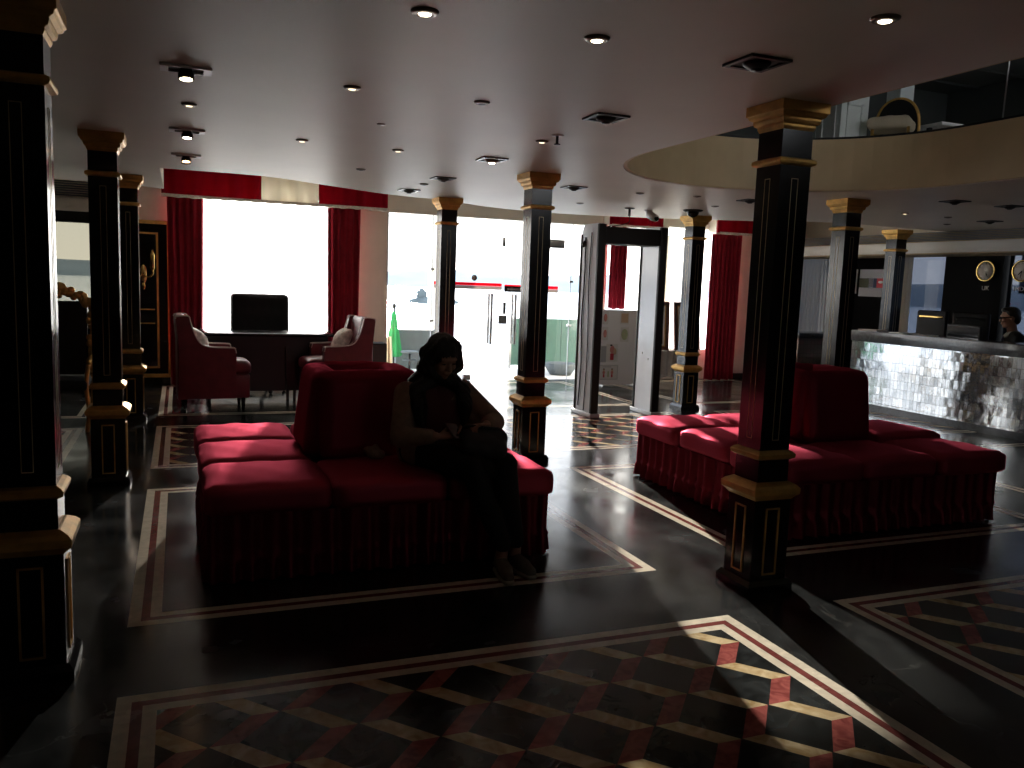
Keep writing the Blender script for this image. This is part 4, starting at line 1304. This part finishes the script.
t = thing('bullet_camera', 'pale security camera hanging over the metal detector', 'camera', (5.09, 8.62, CZ))
m = MB(); m.lathe([(.05, 0), (.05, -.012), (.015, -.015)], (0, 0, 0), 16); m.build('base', mk('white_metal'), t)
m = MB(); m.tube([(0, 0, -.01), (0, -.02, -.05), (.02, -.14, -.10)], [.03, .048, .042], 14); m.build('body', mk('white_metal'), t)
m = MB(); m.lathe([(.001, 0), (.03, 0), (.03, .01), (.001, .01)], (0, 0, 0), 14, Matrix.Translation((.02, -.145, -.103)) @ Matrix.Rotation(1.2, 4, 'X')); m.build('lens', mk('phone'), t)
t = thing('ceiling_hook', 'small ceiling bracket with a dangling cable over the metal detector', 'bracket', (4.78, 8.52, CZ))
m = MB(); m.lathe([(.06, 0), (.055, -.012), (.012, -.014)], (0, 0, 0), 16); m.tube([(0, 0, -.01), (0, 0, -.09)], .015, 8); m.build('bracket', mk('dark_metal'), t)
m = MB(); m.tube(catmull([(0, 0, -.08), (.03, .05, -.15), (-.06, .08, -.19), (-.22, .1, -.215)], 6), .005, 6); m.build('cable', mk('black'), t)

# ------------------------------------------------------------------ upper hall furniture
def pil(x, y, w, label):
    t = thing('upper_column', label, 'column', (x, y, SLAB_TOP))
    m = MB(); m.sq(0, 0, [(w/2, 0), (w/2, 2.06)]); sh = m.build('shaft', mk('upper_column'), t)
    m = MB()
    for k in range(4):
        R = Matrix.Rotation(k*PI/2, 4, 'Z')
        for bx in ((-w*.3, w*.3, .12, .15), (-w*.3, w*.3, .62, .65), (-w*.3, -w*.3+.03, .12, .65), (w*.3-.03, w*.3, .12, .65)): m.box(bx[0], bx[1], -w/2-.012, -w/2+.001, bx[2], bx[3], 0, R)
    m.build('panel_moulding', mk('upper_column'), sh)
pil(6.58, 7.25, .36, 'grey panelled pillar upstairs, seen through the ceiling well')
pil(7.36, 7.25, .19, 'pale upstairs post behind the round-backed chair')
t = thing('round_back_chair', 'round-backed dark chair with gold rim upstairs at the well edge', 'chair', (7.08, 6.98, SLAB_TOP), -.95)
arch = [(.20*math.cos(a), .30+.34*max(0, math.sin(a))**.7) for a in [PI*k/24 for k in range(25)]]
MX = Matrix(((1, 0, 0, 0), (0, 0, 1, 0), (0, 1, 0, .08), (0, 0, 0, 1)))
m = MB(); m.prism(arch, -.03, .02, MX); m.build('backrest', mk('black_leather'), t)
m = MB(); m.tube([(.21, -.01, .30)]+[(x*1.05, -.01, z+.085) for x, z in arch]+[(-.21, -.01, .30)], .020, 10); m.build('gilt_rim', mk('gold'), t)
m = MB(); m.from_bm(cushion_bm(.42, .42, .12, .05, .02, 8), Matrix.Translation((-.02, -.25, .36)), True); m.build('seat', mk('beige_cloth'), t)
for sx in (-.17, .17):
    for sy in (-.40, -.03):
        m = MB(); m.tube([(sx, sy, 0), (sx, sy, .37)], .016, 8); m.build('leg', mk('gold'), t)
t = thing('upper_table', 'low upstairs table with a pale top beside the round-backed chair', 'table', (7.75, 6.9, SLAB_TOP))
m = MB(); m.box(-.35, .35, -.2, .2, .46, .49); m.build('table_top', mk('paper'), t)
for sx in (-.3, .3):
    m = MB(); m.box(sx-.02, sx+.02, -.02, .02, 0, .46); m.build('leg', mk('dark_metal'), t)
t = thing('upper_rail', 'dark horizontal handrail upstairs right of the chair', 'handrail', (7.6, 7.1, SLAB_TOP))
m = MB(); m.tube([(-.28, .36, .58), (.75, .26, .60)], .018, 8); m.build('rail', mk('dark_metal'), t)
for xx in (-.2, .7):
    m = MB(); m.tube([(xx, .332-.097*xx, 0), (xx, .332-.097*xx, .59)], .012, 8); m.build('post', mk('dark_metal'), t)
m = MB(); m.tube([(5.86, 4.75, SLAB_TOP), (5.88, 4.75, 3.9)], .006, 6); tag(m.build('rail_wire', mk('steel')), 'thin upright wire at the right end of the upstairs edge', 'wire')

# ------------------------------------------------------------------ outdoors
m = MB(); m.box(-30, 40, FY+.12, 18, -.30, -.03); struct(m.build('terrace', mk('terrace')))
m = MB(); m.box(RX+.25, 40, -20, FY+.12, -.30, -.03); struct(m.build('terrace', mk('terrace')))
m = MB(); m.add([(-1500, -400, -4), (2200, -400, -4), (2200, 2200, -4), (-1500, 2200, -4)], [(0, 1, 2, 3)]); struct(m.build('lake', mk('lake')))
def ridge(name, dist, a0, a1, h, seed, depth=120, n=160):
    rnd = random.Random(seed)
    fr = [(rnd.uniform(3, 40), rnd.uniform(0, 6.28)) for _ in range(9)]
    vs, fs = [], []
    for i in range(n+1):
        a = a0+(a1-a0)*i/n
        hh = h*(.62+sum(math.sin(f*a+p)/(1+f*.16) for f, p in fr)*.22)
        hh = max(hh, h*.2)
        for (dd, k) in ((0, 0), (depth*.3, .55), (depth*.6, .9), (depth, 1.0), (depth*1.8, .0)):
            r = dist+dd
            vs.append((r*math.sin(a), r*math.cos(a), -4.5+(hh+4.5)*k))
    for i in range(n):
        for k in range(4):
            b = i*5+k; fs.append((b, b+1, b+6, b+5))
    m = MB(); m.add(vs, fs, True)
    return struct(m.build(name, mk('hill')))
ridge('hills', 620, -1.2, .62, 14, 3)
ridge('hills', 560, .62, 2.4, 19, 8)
# islet in the lake
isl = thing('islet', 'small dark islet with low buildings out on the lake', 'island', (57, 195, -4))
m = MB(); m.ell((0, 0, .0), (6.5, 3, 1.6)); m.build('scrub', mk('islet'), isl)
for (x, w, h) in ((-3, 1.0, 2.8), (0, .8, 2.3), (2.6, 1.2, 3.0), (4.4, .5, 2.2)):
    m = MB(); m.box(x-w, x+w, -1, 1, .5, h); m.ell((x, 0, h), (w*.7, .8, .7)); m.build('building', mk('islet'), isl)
# closed green parasol, low wall, green boarding
t = thing('closed_parasol', 'closed green parasol on the terrace outside the glass', 'parasol', (3.30, 13.6, -.03))
m = MB()
prof = [(.015, 1.0), (.035, .96), (.06, .75), (.10, .50), (.13, .28), (.09, .24)]
vs, fs = [], []
n = 32
for r, z in prof:
    for k in range(n):
        a = 2*PI*k/n; rr = r*(1+.22*math.sin(8*a))
        vs.append((rr*math.cos(a), rr*math.sin(a), z))
for i in range(len(prof)-1):
    for k in range(n):
        a, b = i*n+k, i*n+(k+1) % n; fs.append((a, b, b+n, a+n))
m.add(vs, fs, True); m.build('canopy', mk('green_fabric'), t)
m = MB(); m.tube([(0, 0, 0), (0, 0, 1.04)], .02, 8); m.ell((0, 0, 1.08), (.035, .035, .05)); m.build('pole', mk('dark_metal'), t)
m = MB(); m.lathe([(.20, 0), (.20, .05), (.05, .09)], (0, 0, 0), 20); m.build('base', mk('concrete'), t)
m = MB(); m.box(3.42, 4.12, 13.9, 14.1, -.03, .64); tag(m.build('terrace_wall', mk('concrete')), 'low blue-grey wall outside the glass behind the woman', 'wall')
t = thing('patio_table', 'small round table with tiered top beside the green parasol', 'table', (3.50, 13.3, -.03))
m = MB(); m.lathe([(.14, .33), (.15, .345), (.14, .36)], (0, 0, 0), 20); m.lathe([(.11, .20), (.12, .21), (.11, .22)], (0, 0, 0), 20); m.build('table_top', mk('concrete'), t)
m = MB(); m.tube([(0, 0, 0), (0, 0, .34)], .02, 8); m.lathe([(.10, 0), (.09, .02), (.02, .03)], (0, 0, 0), 16); m.build('pedestal', mk('dark_metal'), t)
bc = drape('beige_drape', 2.84, 3.0, 12.5, .0, .62, 'beige_cloth', 3, .04, 'beige cloth hanging outside the left edge of the glass', 'cloth', 21, taper=-.6)
m = MB(); m.rbox(4.58, 5.04, 15.9, 16.1, -.03, 4.2, .01); tag(m.build('sun_blocker_post', mk('cream')), 'added cream sun-blocking post far outside, hidden by the slim column behind the woman', 'post')  # invented post, out of view, trims the sun patch on the floor
t = thing('green_fence', 'dark green boarded fence outside right of the glass doors', 'fence', (6.2, 14.0, -.03))
for k in range(4):
    m = MB(); m.box(-.64+k*.33, -.32+k*.33, -.02, .02, .05, .90); m.build('board', mk('green_board'), t)
m = MB(); m.box(-.66, .70, .02, .05, .15, .22); m.box(-.66, .70, .02, .05, .68, .75); m.build('rail', mk('steel'), t)
for sx in (-.66, .69):
    m = MB(); m.box(sx-.02, sx+.02, -.02, .05, 0, .95); m.build('post', mk('steel'), t)
t = thing('planter', 'round grey planter outside at the foot of the glass doors', 'planter', (6.05, 12.9, -.03))
m = MB(); m.lathe([(.18, 0), (.26, .12), (.27, .20), (.24, .20), (.20, .10), (.01, .10)], (0, 0, 0), 24); m.build('bowl', mk('concrete'), t)

exec_people = True
# ------------------------------------------------------------------ the seated woman
def hand(mb, wrist, fwd, palmn, curl=.5, size=1., side=1, splay=.12):
    """palm and five unequal fingers, appended to a builder; fwd along the hand, palmn = palm normal"""
    w = Vector(wrist); f = Vector(fwd).normalized(); n = Vector(palmn); n = (n-f*n.dot(f)).normalized()
    s = f.cross(n).normalized()*side          # towards the thumb
    kx = [.030, .010, -.011, -.030]
    L = [.070, .078, .072, .056]
    for i in range(4):
        a = w+s*kx[i]*.55*size; b = w+f*.080*size+s*kx[i]*size
        cap(mb, a, .013*size, b, .0115*size, 8, 3)
        p = b; d = (f+s*splay*(1.5-i)*.35).normalized()
        ang = 0
        for k, (fr, r) in enumerate(((.45, .0092), (.32, .0086), (.23, .0078))):
            ang += curl*(.55 if k == 0 else .75)
            dd = d*math.cos(ang)+n*math.sin(ang)
            q = p+dd*L[i]*fr*size
            cap(mb, p, r*size, q, r*.93*size, 8, 3)
            p = q
    # thumb from the side of the palm
    p = w+f*.022*size+s*.026*size
    q = p+(f*.55+s*.75+n*.25).normalized()*.042*size
    cap(mb, p, .0135*size, q, .0105*size, 8, 3)
    q2 = q+(f*.85+s*.15+n*.45).normalized()*.034*size
    cap(mb, q, .0105*size, q2, .0085*size, 8, 3)

def head_blob(mb, c, fd, upv, s=1.):
    """head with brow, eyes, nose, lips, chin and ears; c = skull centre"""
    f = Vector(fd).normalized(); u = Vector(upv); u = (u-f*u.dot(f)).normalized(); r = f.cross(u)
    B = Matrix((r, f, u)).transposed().to_4x4()
    def P(x, y, z): return Vector(c)+(r*x+f*y+u*z)*s
    def E(x, y, z, a, b, d): mb.ell(P(x, y, z), (a*s, b*s, d*s), B, 18, 12)
    E(0, -.008, .018, .074, .094, .088)            # cranium
    E(0, .026, -.045, .058, .062, .072)            # face
    E(0, .056, -.098, .026, .026, .022)            # chin
    E(-.034, .012, -.078, .026, .045, .030); E(.034, .012, -.078, .026, .045, .030)   # jaw
    E(0, .078, .018, .050, .018, .016)             # brow
    E(-.034, .066, -.032, .022, .020, .022); E(.034, .066, -.032, .022, .020, .022)   # cheeks
    cap(mb, P(0, .084, .006), .0085*s, P(0, .103, -.034), .0115*s, 10, 4)             # nose
    E(-.011, .093, -.037, .008, .010, .007); E(.011, .093, -.037, .008, .010, .007)
    E(0, .086, -.062, .023, .010, .0065); E(0, .084, -.073, .019, .010, .007)         # lips
    E(-.030, .078, -.003, .014, .010, .009); E(.030, .078, -.003, .014, .010, .009)   # lids
    E(-.076, -.005, -.022, .009, .018, .030); E(.076, -.005, -.022, .009, .018, .030) # ears
    return P, r, f, u

def woman():
    t = thing('person', 'seated woman with long dark hair looking down, brown coat, dark trousers', 'person', (0, 0, 0))
    pel = Vector((1.31, 4.42, .575)); chest = Vector((1.30, 4.43, .80)); neck = Vector((1.318, 4.40, .935))
    hc = Vector((1.328, 4.345, 1.090))
    shR, shL = Vector((1.145, 4.41, .880)), Vector((1.465, 4.405, .890))   # her right is at image left
    elR, elL = Vector((1.085, 4.27, .665)), Vector((1.605, 4.25, .735))
    wrR, wrL = Vector((1.235, 4.125, .690)), Vector((1.505, 4.095, .750))
    hiR, hiL = Vector((1.225, 4.40, .565)), Vector((1.405, 4.40, .565))
    knR, knL = Vector((1.395, 3.985, .560)), Vector((1.575, 3.995, .550))
    anR, anL = Vector((1.535, 3.885, .125)), Vector((1.625, 3.925, .125))
    fdir = Vector((.22, -1, -.42)); updir = Vector((.05, -.35, 1))
    body = MB()
    P, r, f, u = head_blob(body, hc, fdir, updir, .98)
    cap(body, neck+Vector((0, .02, -.03)), .052, hc+Vector((0, .01, -.06)), .046)
    for a, b, ra, rb in ((pel, chest, .125, .120), (chest, chest+Vector((0, -.005, .06)), .115, .09)):
        cap(body, a+Vector((-.045, 0, 0)), ra, b+Vector((-.045, 0, 0)), rb); cap(body, a+Vector((.045, 0, 0)), ra, b+Vector((.045, 0, 0)), rb)
    cap(body, shR, .05, shL, .05)
    for s_, e, w in ((shR, elR, wrR), (shL, elL, wrL)):
        cap(body, s_, .048, e, .036); cap(body, e, .036, w, .024)
    for h, k, a in ((hiR, knR, anR), (hiL, knL, anL)):
        cap(body, h, .082, k, .054); cap(body, k, .052, k.lerp(a, .35)+Vector((0, .015, 0)), .050); cap(body, k.lerp(a, .35)+Vector((0, .015, 0)), .050, a, .031)
    for a, d in ((anR, Vector((-.10, -1, 0))), (anL, Vector((.15, -1, 0)))):
        cap(body, a, .032, Vector((a.x, a.y+.01, .045)), .032); d.normalize()
        cap(body, Vector((a.x, a.y+.02, .045)), .03, Vector((a.x, a.y, .04))+d*.12, .026)
    hand(body, wrR+Vector((.010, -.005, .0)), (1, -.35, .15), (.1, -.3, 1), .55, .92, side=-1)
    hand(body, wrL+Vector((-.008, -.004, .0)), (-.9, -.45, .05), (.0, -.25, -1), .85, .92, side=-1)
    me = remeshed(body, .0052, 2, 'body')
    obj_from(me, 'body', 'skin', t)
    # sweater and open coat
    sw = MB()
    for a, b, ra, rb in ((pel, chest, .132, .130), (chest, chest+Vector((0, -.005, .06)), .126, .098)):
        cap(sw, a+Vector((-.045, -.008, 0)), ra, b+Vector((-.045, -.008, 0)), rb); cap(sw, a+Vector((.045, -.008, 0)), ra, b+Vector((.045, -.008, 0)), rb)
    cap(sw, shR+Vector((.02, 0, .0)), .052, shL+Vector((-.02, 0, 0)), .052)
    obj_from(remeshed(sw, .010, 4, 'sweater'), 'sweater', 'sweater', t)
    ct = MB()
    for dx in (-.10, .10):
        cap(ct, pel+Vector((dx, .05, -.02)), .10, chest+Vector((dx*.85, .035, .04)), .098)
        cap(ct, pel+Vector((dx*1.25, -.06, -.01)), .075, chest+Vector((dx*1.0, -.045, .03)), .072)
    cap(ct, pel+Vector((0, .07, 0)), .09, chest+Vector((0, .05, .08)), .085)
    cap(ct, shR+Vector((0, .01, -.005)), .066, shL+Vector((0, .01, -.005)), .066)
    for s_, e, w in ((shR, elR, wrR), (shL, elL, wrL)):
        cap(ct, s_, .068, e, .060); cap(ct, e, .058, e.lerp(w, .82), .043)
    cap(ct, shL.lerp(elL, .35)+Vector((-.05, .02, 0)), .07, pel+Vector((.155, .0, .03)), .085)
    cap(ct, chest+Vector((.11, -.02, .02)), .07, elL+Vector((-.06, .03, -.05)), .06)
    # collar
    for sx in (-1, 1):
        cap(ct, neck+Vector((sx*.055, .03, -.015)), .026, chest+Vector((sx*.075, -.10, .05)), .022)
    obj_from(remeshed(ct, .009, 4, 'coat'), 'coat', 'coat', t)
    tr = MB()
    for h, k, a in ((hiR, knR, anR), (hiL, knL, anL)):
        cap(tr, h, .100, k, .070); cap(tr, k, .068, k.lerp(a, .4)+Vector((0, .015, 0)), .063); cap(tr, k.lerp(a, .4)+Vector((0, .015, 0)), .063, a+Vector((0, 0, .035)), .047)
    cap(tr, hiR+Vector((-.01, .03, 0)), .10, hiL+Vector((.01, .03, 0)), .10)
    # long tunic falling over the lap between the knees
    cap(tr, (hiR+hiL)/2+Vector((0, -.10, .02)), .085, (knR+knL)/2+Vector((0, .05, -.02)), .070)
    obj_from(remeshed(tr, .009, 4, 'trousers'), 'trousers', 'trousers', t)
    # hair
    hr = MB()
    def H(x, y, z, a, b, d): hr.ell(P(x, y, z), (a, b, d), Matrix((r, f, u)).transposed().to_4x4(), 20, 14)
    H(0, -.018, .030, .086, .102, .096)
    H(0, -.055, -.03, .082, .070, .11)
    for sx in (-1, 1):
        pts = [P(sx*.026, .018, .108), P(sx*.058, .028, .075), P(sx*.080, .014, .01), P(sx*.104, -.002, -.065), neck+Vector((sx*.132, -.045, -.03)), neck+Vector((sx*.128, -.115, -.12)), neck+Vector((sx*.112, -.140, -.22))]
        rs = [.022, .028, .033, .040, .043, .042, .014]
        for i in range(6): cap(hr, pts[i], rs[i], pts[i+1], rs[i+1])
        cap(hr, P(sx*.070, -.04, .0), .050, neck+Vector((sx*.112, .05, -.01)), .050)
        cap(hr, neck+Vector((sx*.112, .05, -.01)), .050, neck+Vector((sx*.13, .04, -.14)), .05)
    cap(hr, P(0, -.07, -.02), .075, neck+Vector((0, .09, -.12)), .075)
    hm = remeshed(hr, .0075, 4, 'hair')
    bm = bmesh.new(); bm.from_mesh(hm); bm.normal_update()
    for v in bm.verts:
        q = v.co-hc
        ang = math.atan2(q.y, q.x)
        v.co += v.normal*(.0028*math.sin(ang*34)+.0018*math.sin(ang*61+q.z*9))
    bm.to_mesh(hm); bm.free()
    obj_from(hm, 'hair', 'hair', t)
    # eyes
    for sx in (-1, 1):
        m = MB(); m.ell(P(sx*.030, .080, -.006), (.011, .010, .006), Matrix((r, f, u)).transposed().to_4x4(), 12, 8); m.build('eyelash', mk('hair'), t)
    # shoes
    for a, d, nm in ((anR, Vector((-.12, -1, 0)), 'r'), (anL, Vector((.18, -1, 0)), 'l')):
        d.normalize(); b = Vector((a.x, a.y+.012, 0))
        s = MB(); cap(s, b+Vector((0, 0, .062)), .038, b+d*.10+Vector((0, 0, .045)), .040); cap(s, b+d*.06+Vector((0, 0, .05)), .040, b+d*.165+Vector((0, 0, .036)), .030); cap(s, b+Vector((0, .01, .05)), .036, b+Vector((0, .01, .085)), .034)
        me = remeshed(s, .007, 3, 'shoe'); o = obj_from(me, 'shoe', 'shoe', t)
        s = MB(); cap(s, b+Vector((0, .012, .022)), .038, b+d*.10+Vector((0, 0, .022)), .042); cap(s, b+d*.09+Vector((0, 0, .022)), .042, b+d*.17+Vector((0, 0, .022)), .031)
        me = remeshed(s, .007, 2, 'sole')
        for v in me.vertices: v.co.z = .002+max(0, min(.026, v.co.z*.6))
        obj_from(me, 'sole', 'sole', o)
    # phone and bag
    ph = thing('phone', 'smartphone held in the seated woman\'s right hand', 'phone', (1.325, 4.075, .722), .25)
    ph.rotation_euler = (.5, .15, .3)
    m = MB(); m.rbox(-.036, .036, -.07, .07, -.004, .004, .004, 2); m.build('case', mk('phone'), ph)
    m = MB(); m.box(-.032, .032, -.064, .064, .0042, .0048); m.build('screen', mk('screen'), ph)
    bg = thing('handbag', 'charcoal cloth bag lying on the seated woman\'s lap', 'bag', (1.47, 4.06, .625))
    bm = cushion_bm(.25, .20, .10, .045, .015, 9)
    m = MB(); m.from_bm(bm, Matrix.Rotation(-.35, 4, 'Z') @ Matrix.Rotation(.42, 4, 'X') @ Matrix.Rotation(.15, 4, 'Y'), True); m.build('bag_body', mk('bag'), bg)
    m = MB(); m.tube(catmull([(-.10, .05, .10), (-.08, .0, .13), (.0, -.03, .12), (.08, -.02, .11), (.11, .05, .09)], 6), .008, 8); m.build('strap', mk('bag'), bg)
woman()
# crumpled pouch on the seat
rnd = random.Random(11)
m = MB()
m.ell((0, 0, .035), (.045, .04, .035)); m.ell((.03, -.02, .03), (.03, .028, .026)); m.ell((-.03, .015, .05), (.03, .025, .022)); m.ell((.01, .02, .065), (.02, .02, .016))
me = remeshed(m, .006, 2, 'pouch'); o = obj_from(me, 'pouch', 'pouch'); o.location = (1.0, 4.52, .497)
tag(o, 'small crumpled beige pouch on the left sofa seat beside the woman', 'pouch')

# ------------------------------------------------------------------ the man at reception
def man():
    t = thing('person', 'man with dark glasses in a dark suit sitting behind the reception counter', 'person', (0, 0, 0))
    hc = Vector((9.42, 7.25, 1.305)); fdir = Vector((-.75, .62, -.12)); updir = Vector((-.08, .05, 1))
    b = MB()
    P, r, f, u = head_blob(b, hc, fdir, updir, 1.08)
    neck = Vector((9.46, 7.22, 1.13))
    cap(b, neck+Vector((0, 0, -.04)), .062, hc+Vector((.01, -.01, -.06)), .056)
    side = Vector((.62, .75, 0)).normalized()
    shA, shB = neck+side*.20+Vector((.02, 0, -.08)), neck-side*.20+Vector((.02, 0, -.08))
    pel = Vector((9.60, 7.16, .60)); ch = Vector((9.52, 7.19, .90))
    for q in (-.06, .06):
        cap(b, pel+side*q, .13, ch+side*q, .12)
    cap(b, shA, .06, shB, .06)
    elA, elB = shA+Vector((-.05, .07, -.27)), shB+Vector((-.10, -.02, -.26))
    wrA, wrB = Vector((9.27, 7.40, .80)), Vector((9.24, 7.16, .80))
    for s_, e, w in ((shA, elA, wrA), (shB, elB, wrB)):
        cap(b, s_, .055, e, .043); cap(b, e, .042, w, .03)
    for q in (-.10, .10):
        h = pel+side*q; k = h+Vector((-.30, .12, .02)); cap(b, h, .09, k, .065); cap(b, k, .062, Vector((k.x-.02, k.y, .08)), .04)
        cap(b, Vector((k.x-.02, k.y, .05)), .04, Vector((k.x-.16, k.y+.05, .04)), .035)
    hand(b, wrA, (-.9, .1, -.1), (0, 0, -1), .45, 1., side=1); hand(b, wrB, (-.9, .15, -.1), (0, 0, -1), .45, 1., side=-1)
    obj_from(remeshed(b, .007, 2, 'body'), 'body', 'skin_dark', t)
    s = MB()
    for q in (-.07, .07):
        cap(s, pel+side*q, .145, ch+side*q, .14)
    cap(s, shA, .078, shB, .078); cap(s, shA.lerp(neck, .3), .07, shB.lerp(neck, .3), .07)
    for s_, e, w in ((shA, elA, wrA), (shB, elB, wrB)):
        cap(s, s_, .075, e, .058); cap(s, e, .056, e.lerp(w, .85), .042)
    obj_from(remeshed(s, .012, 4, 'jacket'), 'jacket', 'suit', t)
    s = MB()
    for q in (-1, 1): cap(s, neck+side*.03*q+f*.02, .03, neck+f*.085+side*.035*q+Vector((0, 0, -.055)), .018)
    obj_from(remeshed(s, .007, 2, 'shirt_collar'), 'shirt_collar', 'shirt', t)
    s = MB(); cap(s, neck+f*.10+Vector((0, 0, -.06)), .015, neck+f*.13+Vector((0, 0, -.22)), .022); obj_from(remeshed(s, .007, 2, 'tie'), 'tie', 'navy', t)
    B = Matrix((r, f, u)).transposed().to_4x4()
    h = MB()
    h.ell(P(0, -.020, .034), (.086, .100, .090), B, 20, 14); h.ell(P(0, .045, .085), (.060, .045, .030), B, 16, 10); h.ell(P(0, -.06, -.02), (.078, .055, .08), B, 16, 10)
    obj_from(remeshed(h, .008, 3, 'hair'), 'hair', 'hair', t)
    g = MB()
    for q in (-1, 1):
        g.ell(P(q*.034, .098, -.004), (.027, .006, .017), B, 14, 8); g.tube([P(q*.058, .094, .002), P(q*.084, .0, .0)], .004, 6)
    g.tube([P(-.01, .101, 0), P(.01, .101, 0)], .004, 6)
    g.build('glasses', mk('phone'), t)
    c = thing('desk_chair', 'dark chair under the man behind the reception counter', 'chair', (9.62, 7.15, 0))
    m = MB(); m.rbox(-.25, .25, -.25, .25, .40, .47, .03); m.build('seat', mk('black_leather'), c)
    m = MB(); m.rbox(.20, .26, -.22, .22, .55, 1.0, .02); m.box(.22, .25, -.03, .03, .42, .6); m.build('backrest', mk('black_leather'), c)
    m = MB(); m.lathe([(.26, .0), (.24, .04), (.03, .07), (.03, .41)], (0, 0, 0), 20); m.build('pedestal', mk('dark_metal'), c)
man()

# ------------------------------------------------------------------ light: low sun over the lake and a bright hazy sky
w = bpy.data.worlds.new('world'); scene.world = w; w.use_nodes = True
nt = w.node_tree
for n in list(nt.nodes): nt.nodes.remove(n)
out = nt.nodes.new('ShaderNodeOutputWorld'); bg = nt.nodes.new('ShaderNodeBackground')
tc = nt.nodes.new('ShaderNodeTexCoord'); sp = nt.nodes.new('ShaderNodeSeparateXYZ'); lk(nt, tc.outputs['Generated'], sp.inputs[0])
rp_ = nt.nodes.new('ShaderNodeValToRGB')
e = rp_.color_ramp.elements
e[0].position = .0; e[0].color = (1.0, .99, .96, 1)
e[1].position = .6; e[1].color = (.50, .62, .80, 1)
lk(nt, sp.outputs[2], rp_.inputs['Fac']); lk(nt, rp_.outputs[0], bg.inputs['Color'])
SKY = 4.6
bg.inputs['Strength'].default_value = SKY
lk(nt, bg.outputs[0], out.inputs[0])
sl = bpy.data.lights.new('sun', 'SUN'); sl.energy = 14; sl.angle = math.radians(.6); sl.color = (1, .94, .84)
so = bpy.data.objects.new('sun', sl); COL.objects.link(so)
so.rotation_euler = Vector((-.23, -1, -.245)).to_track_quat('-Z', 'Y').to_euler()

# repeats of one kind carry a shared group phrase
GROUPS = {'column': 'black and gold columns of the lobby', 'island_sofa': 'crimson island sofas', 'armchair': 'burgundy armchairs at the desk',
          'throw_pillow': 'pillows on the burgundy armchairs', 'ceiling_downlight': 'round downlights in the ceiling', 'spot_tray': 'rectangular spot trays in the ceiling',
          'square_spotlight': 'square spotlights in the ceiling', 'curtain': 'red velvet curtains', 'sheer_curtain': 'pale sheer curtains', 'pelmet': 'pelmets along the window wall',
          'drawing': 'drawings on the white notice board', 'framed_picture': 'framed certificates by the draped table', 'wall_clock': 'wall clocks behind reception',
          'city_plate': 'name plates under the clocks', 'desk_chair': 'chairs behind the reception counter', 'brochure_stack': 'papers on the reception counter',
          'upper_column': 'pale pillars upstairs'}
for o in list(scene.objects):
    if o.parent is None and o.get('category'):
        g = GROUPS.get(o.name.split('.')[0])
        if g: o['group'] = g
